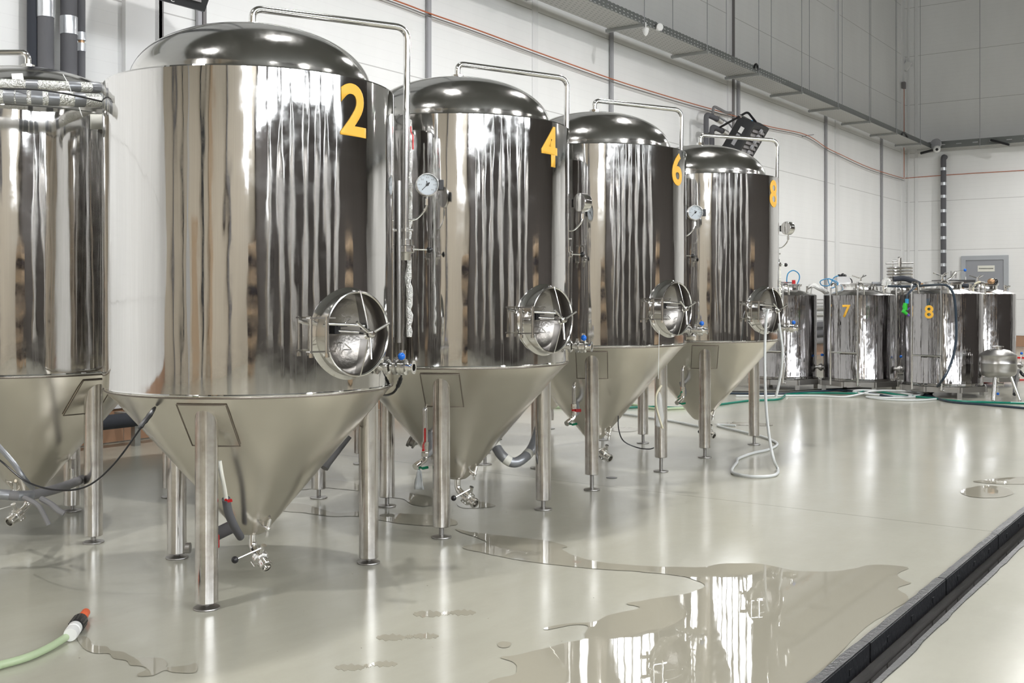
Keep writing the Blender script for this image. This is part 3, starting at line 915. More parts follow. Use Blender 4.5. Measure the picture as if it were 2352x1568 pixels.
def jacket_tap(k, px, ztop, zbot, hcol, hdir, hlen, tcol='green', strip=False):
    e = FT[k]; p, d = cone_point(k, px, ztop)
    q = p + d * .012
    low = Vector((q.x, q.y, zbot))
    s = B().tube(fillet([p - d * .03, q + Vector((0, 0, .0)), low + Vector((0, 0, .05))], .02), .0125, 14)
    in_parent(s.build('jacket_pipe', M['steel'], None), e)
    v = B().lathe([(.013, .05), (.018, .048), (.018, .03), (.0165, .028), (.0165, .0), (.018, -.002), (.018, -.02), (.012, -.022), (.0, -.022)], low, (0, 0, 1), 8)
    elbow = smooth_path([low + Vector((0, 0, -.015)), low + Vector((.0, -.004, -.035)) + d * .006, low + Vector((0, 0, -.052)) + d * .02 - Vector((.012, .018, 0))], 5)
    v.tube(elbow, .014, 12)
    v.cyl(elbow[-1], elbow[-1] + d * .02 - Vector((.006, .01, .012)), .0165, seg=14)
    vo = in_parent(v.build('ball_valve', M['chrome'], None, angle=30), e)
    h = handle_flat(B(), low + Vector((0, 0, .012)) + d * .022, hdir, hlen)
    h.cyl(low + Vector((0, 0, .012)), low + Vector((0, 0, .012)) + d * .024, .006, seg=8)
    in_parent(h.build('lever', M[hcol], None, smooth=False), vo)
    h2 = handle_flat(B(), elbow[-1] + d * .012 + Vector((0, 0, -.018)), cy_ * Vector((1, 0, 0)) + Vector((0, sy_, .2 if tcol == 'green' else -.3)), .05, .007)
    in_parent(h2.build('small_lever', M[tcol], None, smooth=False), vo)
    if strip:
        c = elbow[-1] + Vector((0, 0, -.02)); rv = Vector((cy_, sy_, 0)); vs = []; fs = []; n = 7
        for j in range(8):
            w = .006 + .020 * (j / 7) ** .7
            for i in range(n):
                u = (i / (n - 1) - .5) * 2
                vs.append(c + rv * w * u + Vector((math.sin(i * 2.1 + j) * .003, math.cos(i * 1.7) * .004, -j * .0145 - .002 * u)))
        for j in range(7):
            for i in range(n - 1): a = j * n + i; fs.append((a, a + 1, a + n + 1, a + n))
        o = B().add(vs, fs).build('drip_bag', M['bag'], None)
        sd = o.modifiers.new('thickness', 'SOLIDIFY'); sd.thickness = .001
        in_parent(o, e)
    # grey foam sleeve coming from behind the cone to the elbow
    b0 = elbow[1]; back = Vector((-.55, .5, 0)).normalized()
    in_parent(B().tube(smooth_path([b0, b0 + back * .05 + Vector((.02, .03, .02)), b0 + back * .12 + Vector((.02, .04, .09))], 5), .017, 12).build('foam_sleeve', M['tape'], None), vo)


jacket_tap(4, 979, .60, .385, 'red', (0, 0, 1), .105, 'green', True)
jacket_tap(6, 1320, .60, .44, 'red', (cy_, sy_, 0), .05, 'green')
jacket_tap(8, 1569, .62, .44, 'green', (-.4, -.3, -.5), .05, 'green', False)
# number 2: wrapped stub with red tap, sleeve and red lever behind the front leg
e2 = FT[2]
pts = smooth_path([dp(504, 1058, 4.0), dp(509, 1090, 4.01), dp(515, 1120, 4.05), dp(519, 1145, 4.08)], 5)
in_parent(B().tube(pts, .008, 10).build('wrapped_stub', M['paper'], None), e2)
in_parent(B().tube(smooth_path([dp(519, 1145, 4.08), dp(526, 1180, 4.12), dp(540, 1212, 4.2), dp(552, 1232, 4.35)], 5), .016, 12).build('foam_sleeve', M['foam'], None), e2)
in_parent(handle_flat(B(), dp(516, 1148, 4.04), Vector((cy_, sy_, .15)), .03, .006).build('small_lever', M['red'], None, smooth=False), e2)
t_ = B().tube([dp(470, 1245, 4.45), dp(500, 1225, 4.42), dp(545, 1203, 4.40)], .026, 16)
tp = tag(t_.build('foam_pipe', M['foam'], None), 'thick grey foam-sleeved pipe ending behind the front leg of number 2', 'pipe')
in_parent(handle_flat(B(), dp(497, 1212, 4.35), Vector((0, 0, -1)), .078, .006).build('red_lever', M['red'], None, smooth=False), tp)
tag(B().cyl(dp(427, 1258, 4.55), dp(437, 1258, 4.55), .022, seg=18).build('pipe_coupling', M['dull']), 'small dark round pipe coupling low between two legs of number 2', 'fitting')

# ------------------------------------------------------------------ lines between the tanks
def line(name, pts, r, m, label, cat, n=8, seg=10, group=None):
    return tag(B().tube(smooth_path(pts, n), r, seg).build(name, M[m]), label, cat, group)


def banded(name, path, r, base, bands, bandm, label, cat, wid=.05, group=None, bname='tape_band'):
    """tube with wrapped tape bands as parts; bands = positions along the length in metres"""
    o = tag(B().tube(path, r, 16).build(name, M[base]), label, cat, group)
    L = [0]
    for a, b in zip(path, path[1:]): L.append(L[-1] + (Vector(b) - Vector(a)).length)
    def at(s):
        for i in range(len(path) - 1):
            if L[i + 1] >= s: return Vector(path[i]).lerp(Vector(path[i + 1]), (s - L[i]) / max(L[i + 1] - L[i], 1e-9))
        return Vector(path[-1])
    for s in bands:
        if s + wid > L[-1]: continue
        B().tube([at(s + wid * k / 4) for k in range(5)], r + .0012, 16).build(bname, M[bandm], o)
    return o


up = [dp(-120, 185, 4.45), dp(20, 193, 4.5), dp(130, 197, 4.55), dp(245, 201, 4.72), dp(335, 202, 5.25)]
lo = [dp(-120, 212, 4.34), dp(20, 221, 4.38), dp(130, 227, 4.45), dp(245, 231, 4.62), dp(335, 232, 5.2)]
banded('insulated_pipe', smooth_path(up, 8), .021, 'foil', [.30, .46, .55], 'tape', 'upper of two crinkled foil pipes crossing in front of the left-edge tank', 'pipe', .045)
banded('insulated_pipe', smooth_path(lo, 8), .0285, 'foil', [.21, .255, .31, .37, .47, .578], 'tape', 'lower, thicker foil pipe crossing in front of the left-edge tank', 'pipe', .04)
line('cable', [dp(-60, 204, 4.36), dp(70, 205, 4.36), dp(150, 215, 4.36), dp(238, 234, 4.40)], .0035, 'black', 'pair of black cables tied along the foil pipes at the left', 'cable')
line('cable_tie', [dp(145, 171, 4.44), dp(158, 195, 4.40), dp(165, 217, 4.40)], .0018, 'white', 'white cable tie tail sticking up from the foil pipes', 'tie', 4, 6)
line('cable_tie', [dp(182, 247, 4.45), dp(187, 262, 4.42), dp(190, 269, 4.42)], .0018, 'white', 'white cable tie tail hanging under the lower foil pipe', 'tie', 4, 6)
tag(B().add([dp(26, 169, 4.55), dp(52, 168, 4.55), dp(55, 184, 4.52), dp(28, 183, 4.52), dp(26, 169, 4.56), dp(52, 168, 4.56), dp(55, 184, 4.53), dp(28, 183, 4.53)],
            [(0, 1, 2, 3), (7, 6, 5, 4), (0, 4, 5, 1), (1, 5, 6, 2), (2, 6, 7, 3), (3, 7, 4, 0)]).build('tape_flap', M['white'], smooth=False), 'white paper tape flap on top of the upper foil pipe', 'tape')
# rating sheet stuck on the left tank
sh_ = B(); vs = []; fs = []
for j in (262, 297):
    for i in range(7):
        px = 207 + i * 5.0
        v = ray(px); c = Vector((-4.94, 3.0)); a_ = v.x ** 2 + v.y ** 2; b_ = v.x * c.x + v.y * c.y
        d_ = (b_ - math.sqrt(max(b_ * b_ - a_ * (c.length_squared - (TR + .002) ** 2), 0))) / a_
        vs.append(dp(px, j, d_))
for i in range(6): fs.append((i, i + 1, i + 8, i + 7))
o = sh_.add(vs, fs).build('data_sheet', M['paper'], None); in_parent(o, FT[1]); o['label'] = 'small printed paper sheet'
sd = o.modifiers.new('thickness', 'SOLIDIFY'); sd.thickness = .0006

line('cable', [dp(-40, 1030, 4.2), dp(0, 1057, 4.1), dp(60, 1105, 4.05), dp(130, 1125, 4.0), (dp(200, 1116, 3.98)), dp(262, 1065, 3.95), dp(325, 980, 3.92)], .0035, 'black', 'thin black cable sagging in front of the legs at the left', 'cable')
b = B(); P0, P1 = dp(321, 984, 3.92), dp(357, 934, 3.97)
pts = [P0.lerp(P1, k / 8) + Vector((random.uniform(-.004, .004), 0, random.uniform(-.003, .003))) for k in range(9)]
tag(b.tube(pts, [.006, .009, .008, .01, .009, .01, .008, .007, .004], 8).build('taped_joint', M['black']), 'lumpy black-taped cable joint resting on the cone of number 2', 'cable')
line('wrapped_hose', [dp(-60, 960, 4.55), dp(0, 1028, 4.5), dp(30, 1062, 4.5), dp(55, 1098, 4.5), dp(75, 1122, 4.6)], .011, 'tape', 'tape-wrapped thin pipe running down the cone of the left-edge tank', 'pipe')
banded('insulated_pipe', smooth_path([dp(-60, 1130, 4.4), dp(0, 1135, 4.4), dp(60, 1138, 4.45), dp(120, 1125, 4.6), dp(165, 1110, 4.8), dp(188, 1100, 5.2)], 8), .020, 'foam_lt', [.08, .17], 'tape', 'thick grey foam pipe bending low under the left-edge tank', 'pipe', .06)
line('foam_branch', [dp(55, 1142, 4.42), dp(85, 1158, 4.4), dp(100, 1180, 4.4), dp(112, 1205, 4.4)], .010, 'foam_lt', 'thin grey foam branch hanging down from the low grey pipe', 'pipe')
line('foam_branch', [dp(95, 1145, 4.45), dp(118, 1158, 4.42), dp(134, 1172, 4.4), dp(147, 1180, 4.4)], [.012] * 25, 'foam_lt', 'short pointed grey foam branch under the low grey pipe', 'pipe')
tag(B().cyl(dp(166, 1098, 5.3), dp(166, 1068, 5.3), .014).cyl(dp(166, 1075, 5.3), dp(166, 1055, 5.3), .018, seg=8).build('ball_valve', M['steel'], angle=25), 'steel valve standing on the low grey pipe beside the left leg', 'valve')
# U shaped taped hose between numbers 4 and 6
banded('taped_hose', smooth_path([dp(1128, 990, 5.9), dp(1138, 1022, 5.85), dp(1155, 1048, 5.8), dp(1180, 1062, 5.8), dp(1205, 1050, 5.85), dp(1224, 1025, 5.95), dp(1238, 985, 6.1)], 8), .027, 'tape',
       [.08, .19, .34], 'paper', 'silver-taped thick hose hanging in a U between numbers 4 and 6', 'hose', .03)
line('cable', [dp(1420, 955, 6.6), dp(1421, 985, 6.55), dp(1432, 1012, 6.5), dp(1462, 1027, 6.5), dp(1490, 1031, 6.45), dp(1502, 1028, 6.45)], .0035, 'black', 'black cable hanging in a loop beside the right leg of number 6', 'cable')
in_parent(B().tube([dp(745, 1075, 5.88), dp(752, 1063, 5.9), dp(800, 1000, 5.95)], .022, 14).build('foam_sleeve', M['foam_lt']), FT[3])
tag(B().lathe([(.0, 0), (.03, 0), (.03, .012), (.02, .014), (.02, .03), (.028, .032), (.028, .04), (0, .04)], dp(938, 1012, 5.9), Vector((1, .5, -.5)), 24).build('pipe_end', M['dull'], angle=30), 'open dark steel pipe end behind the cone of number 4', 'fitting')
# lines rising beside number 2 and its wrapped glycol pipe
def rise(k, c, dz, ang, rho, z0, z1, r, m, label, wob=.004, name='wrapped_pipe'):
    a = R(ang); p = Vector((c[0] + rho * math.cos(a), c[1] + rho * math.sin(a), 0)); pts = []
    n = 40
    for i in range(n + 1):
        z = z0 + (z1 - z0) * i / n; pts.append((p.x + random.uniform(-wob, wob), p.y + random.uniform(-wob, wob), z + dz))
    rs = [r * random.uniform(.75, 1.2) if wob > .002 else r for _ in pts]
    return tag(B().tube(pts, rs, 12).build(name, M[m]), label, 'pipe')


TC = {2: (-3.409, 3.044), 4: (-3.451, 4.452), 6: (-3.527, 5.953), 8: (-3.543, 7.527)}
rise(2, TC[2], 0, 66, .70, .95, 1.90, .0135, 'foil', 'crinkled foil-wrapped pipe rising between numbers 2 and 4')
rise(2, TC[2], 0, 57, .615, .93, 1.62, .010, 'steel', 'thin straight steel pipe rising against the right side of number 2', 0, 'riser_pipe')
tag(handle_flat(B(), dp(944, 290, 4.72), Vector((0, 0, -1)), .10, .006).build('red_lever', M['red'], smooth=False), 'narrow red lever beside the vertical pipe of number 2', 'handle')
rise(8, TC[8], 0, 55, .68, 1.0, 1.36, .022, 'paper', 'whitish wrapped pipe at the right side of number 8', .005)
b = B().tube(smooth_path([dp(921, 848, 4.35), dp(922, 862, 4.38), dp(915, 884, 4.42), dp(905, 900, 4.44), dp(890, 907, 4.5), dp(880, 906, 4.6)], 6), [.004] * 8 + [.009, .008, .010, .008, .009, .008] + [.005] * 17, 8)
tag(b.build('taped_cable', M['black']), 'black taped cable dangling below the blue-knobbed valve of number 2', 'cable')

# hanging bag and strings at number 6
sx = dp(1513, 775, 6.3); st = tag(B().tube([dp(1514, 758, 6.34), dp(1513, 820, 6.3), dp(1512, 870, 6.28)], .0014, 6).build('string', M['white']), 'thin white string hanging from the manway of number 6', 'string')
tag(B().tube(smooth_path([dp(1519, 885, 6.25), dp(1508, 905, 6.22), dp(1507, 930, 6.22), dp(1515, 962, 6.22), dp(1522, 984, 6.22)], 6), .0062, 10).build('rubber_tube', M['rubber_y']), 'pale yellow rubber tube hanging beside the right leg of number 6', 'tube')
b = B(); vs = []; fs = []
prof = [(.004, 0), (.012, -.02), (.019, -.05), (.021, -.10), (.023, -.15), (.020, -.19), (.006, -.2)]
c = dp(1514, 900, 6.24)
for r_, h_ in prof:
    for i in range(14):
        q = 2 * PI * i / 14; w = r_ * (1 + .18 * math.sin(q * 3 + h_ * 40)); vs.append(c + Vector((w * math.cos(q), w * math.sin(q), h_)))
for j in range(len(prof) - 1):
    for i in range(14): fs.append((j * 14 + i, j * 14 + (i + 1) % 14, (j + 1) * 14 + (i + 1) % 14, (j + 1) * 14 + i))
M['clear'] = mat('clear_film', (.85, .87, .88), .08); bt = M['clear'].node_tree; pb = bt.nodes['Principled BSDF']; pb.inputs['Alpha'].default_value = .35
tag(b.add(vs, fs).build('plastic_bag', M['clear']), 'clear plastic bag tied up beside the right leg of number 6', 'bag')

# ------------------------------------------------------------------ pipes, conduits and cables on the walls
def vpipe(px, r, m, z0, z1, off, label, bands=(), bm='tape_lt', name='wall_pipe', group=None, wid=.13):
    p = wl(px, 500, off); path = [(p.x, p.y, z0), (p.x, p.y, z1)]
    o = tag(B().tube(path, r, 20).build(name, M[m]), label, 'pipe', group)
    for z in bands: B().tube([(p.x, p.y, z), (p.x, p.y, z + wid)], r + .003, 20).build('tape_band', M[bm], o)
    return o


def zwl(px, py, off): return wl(px, py, off).z


vpipe(79, .050, 'foam_dk', .4, ZC, .14, 'dark insulated pipe, leftmost of the four rising on the wall')
vpipe(105, .055, 'foam', .4, ZC, .22, 'thick grey insulated pipe, second of the four rising on the wall', (zwl(105, 42, .2),))
vpipe(158, .058, 'foam', .4, ZC, .18, 'thick grey insulated pipe, third of the four rising on the wall', (zwl(158, 78, .2),))
vpipe(187, .028, 'foam', .4, zwl(187, 101, .12), .12, 'lower half of the thin insulated pipe on the wall, below the union', (zwl(187, 118, .12),), wid=.06)
o = vpipe(187, .028, 'foam', zwl(187, 93, .12), ZC, .12, 'upper half of the thin insulated pipe on the wall, above the union', (zwl(187, 93, .12),), wid=.06)
p = wl(187, 500, .12); B().cyl((p.x, p.y, zwl(187, 101, .12)), (p.x, p.y, zwl(187, 93, .12)), .022, seg=12).build('union', M['brass'], o)
for px, r, m, z0, z1, lab in ((358, .018, 'cable_g', .3, ZC, 'thin dark conduit, left of the pair beside the pale pilaster'), (368, .022, 'cable_g', .3, ZC, 'dark round conduit, right of the pair beside the pale pilaster'),
                          (457, .020, 'conduit', .3, ZC, 'grey conduit, left of the pair behind the top of number 2'), (468, .018, 'cable_g', .3, ZC, 'thin conduit, right of the pair behind the top of number 2'),
                          (985, .026, 'conduit', .3, ZC, 'grey conduit on the wall behind numbers 2 and 4'), (1405, .028, 'conduit', .3, 4.9, 'grey conduit under the cable tray above number 6'),
                          (1684, .035, 'cable_g', .3, ZC, 'dark conduit beside the white column strip above number 8'), (1697, .028, 'conduit', .3, 4.75, 'grey conduit right of the white column strip above number 8'),
                          (1898, .030, 'conduit', .3, 4.75, 'grey conduit on the wall right of number 8, before the white strip'), (2026, .030, 'conduit', .3, 4.75, 'grey conduit on the wall nearest the far corner')):
    p = wl(px, 500, .035); tag(B().box((p.x, p.y, (z0 + z1) / 2), (.03, r * 2, z1 - z0)).build('conduit', M[m], smooth=False), lab, 'conduit', 'vertical conduits on the left wall')
# low pipes along the foot of the left wall
o = tag(B().cyl((-7.12, 2.8, .20), (-7.12, 5.6, .20), .055).build('wall_pipe', M['foam_dk']), 'dark horizontal insulated pipe low on the wall below number 2', 'pipe')
for y in (4.2, 5.2): B().box((-7.2, y, .22), (.3, .05, .05)).box((-7.12, y, .10), (.05, .05, .2)).build('bracket', M['galv'], o, smooth=False)
cop = [(905, 0), (985, 30), (1100, 70), (1240, 122), (1405, 181), (1490, 208), (1580, 235), (1640, 252), (1700, 270), (1765, 290), (1850, 309), (1897, 338), (1925, 352), (2000, 386), (2077, 410)]
cpts = [wl(x, y, .068) for x, y in cop]; q0 = cpts[0]; cpts = [q0 + (q0 - cpts[2]) * 1.5] + cpts
line('cable_bundle', cpts, .008, 'copper', 'rust-red cable bundle sloping along the left wall', 'cable', 6)
cpts = [wl(x, y + (6 if x < 1600 else 5), .06) for x, y in cop]; cpts = [cpts[0] + (cpts[0] - cpts[2]) * 1.5] + cpts
line('cable_bundle', cpts, .006, 'cable_g', 'dark grey cable running just below the rust-red cable on the left wall', 'cable', 6)
line('cable', [wl(1842, 314, .04), wl(1855, 311, .05), wl(1869, 309, .08)], .006, 'cable_g', 'stub of cable sticking out from the red bundle on the left wall', 'cable', 4)
p = wl(2076, 408, .03); q = wl(2076, 200, .03)
line('cable', [p, Vector((p.x, p.y, q.z))], .012, 'copper', 'rust-red cable rising straight up beside the far corner', 'cable', 1)
line('cable', [wb(2079, 409, .02), wb(2200, 400, .02), wb(2352, 391, .02), wb(2500, 381, .02)], .008, 'copper', 'rust-red cable running level across the back wall', 'cable', 4)
tag(B().box(wl(2076, 196, .06), (.08, .12, .16)).build('sensor_box', M['gray_p'], bevel=.01), 'small grey sensor box high beside the far corner', 'sensor')
tag(B().box(wb(2083, 151, .1), (.16, .08, .22), Matrix.Rotation(R(35), 3, 'Y')).build('motion_sensor', M['white'], bevel=.02), 'white tilted motion sensor high in the far corner', 'sensor')

# ------------------------------------------------------------------ cable trays
def slots(name, a, p, ln, b_, rp, rh, diag=0):
    f = 'floor' in name
    return slot_mat(name, (.42, .42, .40) if f else (.20, .21, .205), a, p, ln, b_, rp, rh, diag, f)


def tray_left():
    x0, x1, y0, y1, z = -7.12, -6.64, 1.5, YW - .55, 4.61
    e = empty('cable_tray', (x1, y0, z), 'long perforated galvanised cable tray along the left wall', 'cable tray')
    in_parent(B().box(((x0 + x1) / 2, (y0 + y1) / 2, z), (x1 - x0, y1 - y0, .003)).build('tray_floor', slots('tray_floor_slots', 'Y', .10, .5, 'X', .052, .13, .5), smooth=False), e)
    in_parent(B().box((x1, (y0 + y1) / 2, z + .05), (.003, y1 - y0, .10)).build('side_rail', slots('tray_rail_slots', 'Y', .10, .45, 'Z', .042, .28), smooth=False), e)
    in_parent(B().box((x0, (y0 + y1) / 2, z + .05), (.003, y1 - y0, .10)).build('side_rail', slots('tray_rail_slots', 'Y', .10, .45, 'Z', .042, .28), smooth=False), e)
    y = 3.05
    while y < y1:
        in_parent(B().box(((x0 + x1) / 2, y, z - .022), (x1 - x0 + .1, .04, .04)).build('support_bar', M['galv'], smooth=False), e)
        in_parent(B().cyl((x1 + .03, y, z - .05), (x1 + .03, y, ZC), .006, seg=8).build('hanger_rod', M['conduit']), e)
        if y > 9: in_parent(B().cyl((x0 - .03, y, z - .05), (x0 - .03, y, ZC), .006, seg=8).build('hanger_rod', M['conduit']), e)
        y += 1.87
    in_parent(B().box(((x0 + x1) / 2 , y1 - 4.5, z + .07), (.30, 9, .08)).build('cable_fill', M['cable_g'], smooth=False), e)


tray_left()
e = empty('cable_tray', (-6, YW - .35, 4.70), 'perforated cable tray running along the back wall', 'cable tray')
in_parent(B().box((2.0, YW - .30, 4.61), (18, .42, .003)).build('tray_floor', slots('tray_floor_slots_back', 'X', .18, .5, 'Y', .08, .13, .5), smooth=False), e)
in_parent(B().box((2.0, YW - .51, 4.69), (18, .003, .16)).build('side_rail', slots('tray_rail_slots_back', 'X', .36, .33, 'Z', .09, .25), smooth=False), e)
for x in (-5.6, -4.62, -4.5, -2.5):
    in_parent(B().cyl((x, YW - .53, 4.56), (x, YW - .53, ZC), .007, seg=8).build('hanger_rod', M['conduit']), e)
# fittings on the trays
c = dp(1483, 64, 13.9)
tag(B().lathe([(.008, -.07), (.008, 0), (.035, 0), (.042, .012), (.042, .028), (.038, .033), (.039, .036), (.036, .055), (.025, .083), (.008, .103), (0, .105)], c, (0, 0, -1), 24).build('dome_lamp', M['white'], angle=30), 'white drop-shaped lamp under the cable tray', 'lamp')
c = dp(1515, 62, 14.25); dd = (Vector((0, 0, CAM_H)) - c); dd.z *= .2; dd.normalize()
tag(B().lathe([(0, -.05), (.04, -.05), (.045, -.02), (.05, 0), (.05, .012), (.04, .02), (0, .02)], c, Vector((.9, -.5, -.05)), 28).build('disc_lamp', M['white'], angle=30), 'white round disc fitting on the side of the cable tray', 'lamp')
tag(B().lathe([(0, -.03), (.12, -.03), (.13, 0), (.12, .04), (0, .05)], wb(2150, 331, .62), Vector((-.2, -1, 0)), 28).build('junction_disc', M['conduit'], angle=30), 'grey round junction disc on the back tray near the corner', 'fitting')
cb_ = tag(B().ball(wb(2152, 342, .68), .085).build('dome_camera', M['white']), 'small white ball camera under the back tray near the corner', 'camera')
in_parent(B().ball(wb(2152, 343, .745), .035).build('lens', M['black'], None), cb_)
for px, py, lab in ((1737, 158, 'black cable loop and white tag on the tray above number 8'), (2078, 312, 'black cable loop and white tag on the tray by the far corner')):
    c = dp(px, py, 17 if px < 1900 else 23.7); k = .10 if px < 1900 else .22
    pts = [c + Vector((0, -k + 2 * k * i / 8, .07 * math.sin(PI * i / 8))) for i in range(9)]
    tag(B().tube(pts, .018, 8).build('cable_loop', M['black']), lab, 'cable')
for px, py, d, lab in ((1855, 217, 19.3, 'white label tag on the tray side, nearer of the two pale tags'), (1965, 266, 22.5, 'white label tag on the tray side, farther of the two pale tags')):
    tag(B().box(dp(px, py, d), (.01, .10, .13)).build('tray_tag', M['white'], smooth=False), lab, 'tag')
tag(B().cyl(wb(2115, 352, .55), wb(2142, 345, .62), .03).build('conduit_end', M['black']), 'black conduit stub ending at the tray corner', 'conduit')
tag(B().box(wb(2297, 327, .6), (.42, .08, .05), Matrix.Rotation(R(20), 3, 'Y')).build('tray_bracket', M['black'], smooth=False), 'short dark slanted bracket under the back tray', 'bracket')

# ------------------------------------------------------------------ fan heaters
def fan_heater(corner, w, h, dp_, tau, label, lettering=None, tail=True):
    """corner: world point of the front bottom far edge; face looks +X and down"""
    n = Vector((math.cos(tau), 0, -math.sin(tau))); u = Vector((0, -1, 0)); v = Vector((math.sin(tau), 0, math.cos(tau)))
    e = empty('fan_heater', corner, label, 'heater')
    def P(a, b_, c): return corner + u * a + v * b_ + n * c
    def ring(ins, c): return [P(ins, ins, c), P(w - ins, ins, c), P(w - ins, h - ins, c), P(ins, h - ins, c)]
    b = B()
    A, Bq, Cc, D, E = ring(.05, -dp_), ring(0, -dp_ * .62), ring(0, -.03), ring(.012, 0), ring(.075, -.0)
    F = ring(.085, -.05)
    for q, r_ in ((A, Bq), (Bq, Cc), (Cc, D), (D, E), (E, F)):
        k = len(b.v); b.v += [tuple(x) for x in q + r_]
        for i in range(4): j = (i + 1) % 4; b.f.append((k + i, k + j, k + 4 + j, k + 4 + i)); b.m.append(0)
    k = len(b.v); b.v += [tuple(x) for x in A + F]; b.f += [(k + 3, k + 2, k + 1, k), (k + 4, k + 5, k + 6, k + 7)]; b.m += [0, 0]
    in_parent(b.build('housing', M['black_m'], None, smooth=False), e)
    nl = 7
    for i in range(nl):
        t = .10 + (h - .2) * i / (nl - 1)
        c = P(w / 2, t, -.012); rot = Matrix((u, (v * math.cos(.6) - n * math.sin(.6)), (n * math.cos(.6) + v * math.sin(.6)))).transposed()
        in_parent(B().box(c, (w - .15, .07, .008), rot).build('louvre', M['gray_p'], None, smooth=False), e)
    s_ = P(w * 1.0, h * .5, -dp_ * .8)
    if tail:
        # label plates on the side that faces the camera
        pl = lambda a0, a1, c0, c1, nm: in_parent(B().hexa([P(w + .003, a0, c0), P(w + .003, a1, c0), P(w + .003, a1, c1), P(w + .003, a0, c1)], [P(w + .006, a0, c0), P(w + .006, a1, c0), P(w + .006, a1, c1), P(w + .006, a0, c1)]).build(nm, M['white' if nm == 'sticker' else 'conduit'], None, smooth=False), e)
        pl(h * .62, h * .78, -dp_ * .56, -dp_ * .34, 'sticker'); pl(h * .28, h * .58, -dp_ * .56, -dp_ * .36, 'rating_plate')
        for i in range(6):
            c = P(w * .5, h * (.12 + .15 * i), .012)
            in_parent(B().lathe([(.0, 0), (.035, 0), (.03, .03), (0, .03)], c, n, 16).build('vane_cap', M['conduit'], None), e)
        # bracket arms to the wall
        arm = fillet([P(w * .5, h + .0, -.12), P(w * .5, h * 1.12, -dp_ * 1.1), Vector((XW + .02, corner.y - w * .5, P(0, h * .85, 0).z))], .05)
        in_parent(B().tube(arm, .018, 8).build('bracket', M['black'], None), e)
        arm = [P(w * .5, .05, -dp_ * .9), Vector((XW + .02, corner.y - w * .5, P(0, .1, 0).z - .02))]
        in_parent(B().tube(arm, .018, 8).build('bracket', M['black'], None), e)
        for hh, cc in ((.98, 'cyan'), (.10, 'red')):
            q = P(w * .7, h * hh, -dp_ * .5); q2 = q + Vector((-.16, -.05, .10))
            po = in_parent(B().tube([q, q2], .017, 10).build('hose_stub', M['steel'], None), e)
            in_parent(B().tube([q, q.lerp(q2, -.12)], .02, 10).build('end_cap', M[cc], None), po)
    else:
        for sg in (0,):
            arm = [P(w * .5, h * .5, -dp_), Vector((XW + .02, corner.y - w * .5, P(0, h * .5, 0).z))]
            in_parent(B().tube(arm, .02, 8).build('bracket', M['black'], None), e)
    if lettering:
        cen = P(w * .66, .040, .0015)
        text_fit(lettering, lambda a, b_: cen - u * a + v * b_ - Vector(e.location), .24, .036, 'lettering', M['white'], e)
    return e


ch = dp(472, 31, 8.11)
fan_heater(ch, .62, .60, .30, R(30), 'black fan heater with white lettering hanging at the top photo edge', 'ГРЕЕР°C', tail=False)
fan_heater(Vector((-6.74, 16.1, 3.22)), .60, .60, .30, R(33), 'black tilted fan heater with paper plates on the wall above number 8')
# riser pipes and valves beside the far heater
for px, y0, y1, lab in ((1622, 262, 345, 'grey insulated riser with elbow left of the far heater, taller of two'), (1635, 290, 345, 'grey insulated riser left of the far heater, shorter of two')):
    a = wl(px, y0, .25); z1_ = .4
    pts = fillet([(a.x, a.y, z1_), (a.x, a.y, a.z), (a.x + .02, a.y + .35, a.z - .03)], .08)
    o = tag(B().tube(pts, .04, 14).build('riser_pipe', M['foam']), lab, 'pipe')
    B().cyl((a.x + .02, a.y + .33, a.z - .03), (a.x + .02, a.y + .50, a.z - .05), .05, seg=10).build('valve', M['steel'], o)
line('flexible_hose', [wl(1637, 262, .25), wl(1640, 246, .25), wl(1652, 250, .2), wl(1668, 258, .15), wl(1684, 259, .1)], .022, 'foam_lt', 'grey flexible hose arching above the risers left of the far heater', 'hose')
line('flexible_hose', [wl(1652, 268, .3), wl(1672, 282, .35), wl(1685, 295, .4), wl(1692, 280, .5), wl(1703, 272, .6), wl(1718, 280, .7)], .014, 'conduit', 'steel braided hose running in a V to the far heater', 'hose')
line('flexible_hose', [wl(1648, 292, .25), wl(1668, 300, .3), wl(1676, 312, .3), wl(1677, 345, .3)], .014, 'conduit', 'steel braided hose dropping behind the pipe of number 8', 'hose')

# ------------------------------------------------------------------ back wall: soil pipe, door
a = wb(2167, 358, .16)
o = tag(B().tube(fillet([(a.x, YW - .02, a.z - .02), (a.x, YW - .16, a.z - .02), (a.x, YW - .16, .3)], .09), .062, 20).build('drain_pipe', M['foam']), 'tall dark grey pipe with silver tape bands on the back wall', 'pipe')
for py in (388, 422, 451, 484, 516, 546, 577, 608, 640, 672, 704): 
    z = wb(2167, py, .16).z; B().cyl((a.x, YW - .16, z - .035), (a.x, YW - .16, z + .035), .066).build('tape_band', M['tape_lt'], o)
x0, x1 = wb(2209, 600).x, wb(2317, 600).x; zt_ = wb(2260, 587).z
fr = B()
for (u0, u1, z0, z1) in ((x0, x0 + .10, .02, zt_), (x1 - .10, x1, .02, zt_), (x0 + .1, x1 - .1, zt_ - .10, zt_)): fr.box(((u0 + u1) / 2, YW - .03, (z0 + z1) / 2), (u1 - u0, .06, z1 - z0))
do = B().box(((x0 + x1) / 2, YW - .02, (zt_ - .1 + .02) / 2), (x1 - x0 - .2, .03, zt_ - .12)).build('door_1', M['door'], smooth=False); struct(do)
fo = fr.build('door_frame', M['door_f'], do, smooth=False)
B().cyl((x0 + .10, YW - .065, 1.43), (x0 + .10, YW - .065, 1.62), .014).build('hinge', M['white'], do)
sc_ = wb(2265, 616.5, .045); W_, H_ = .37, .14
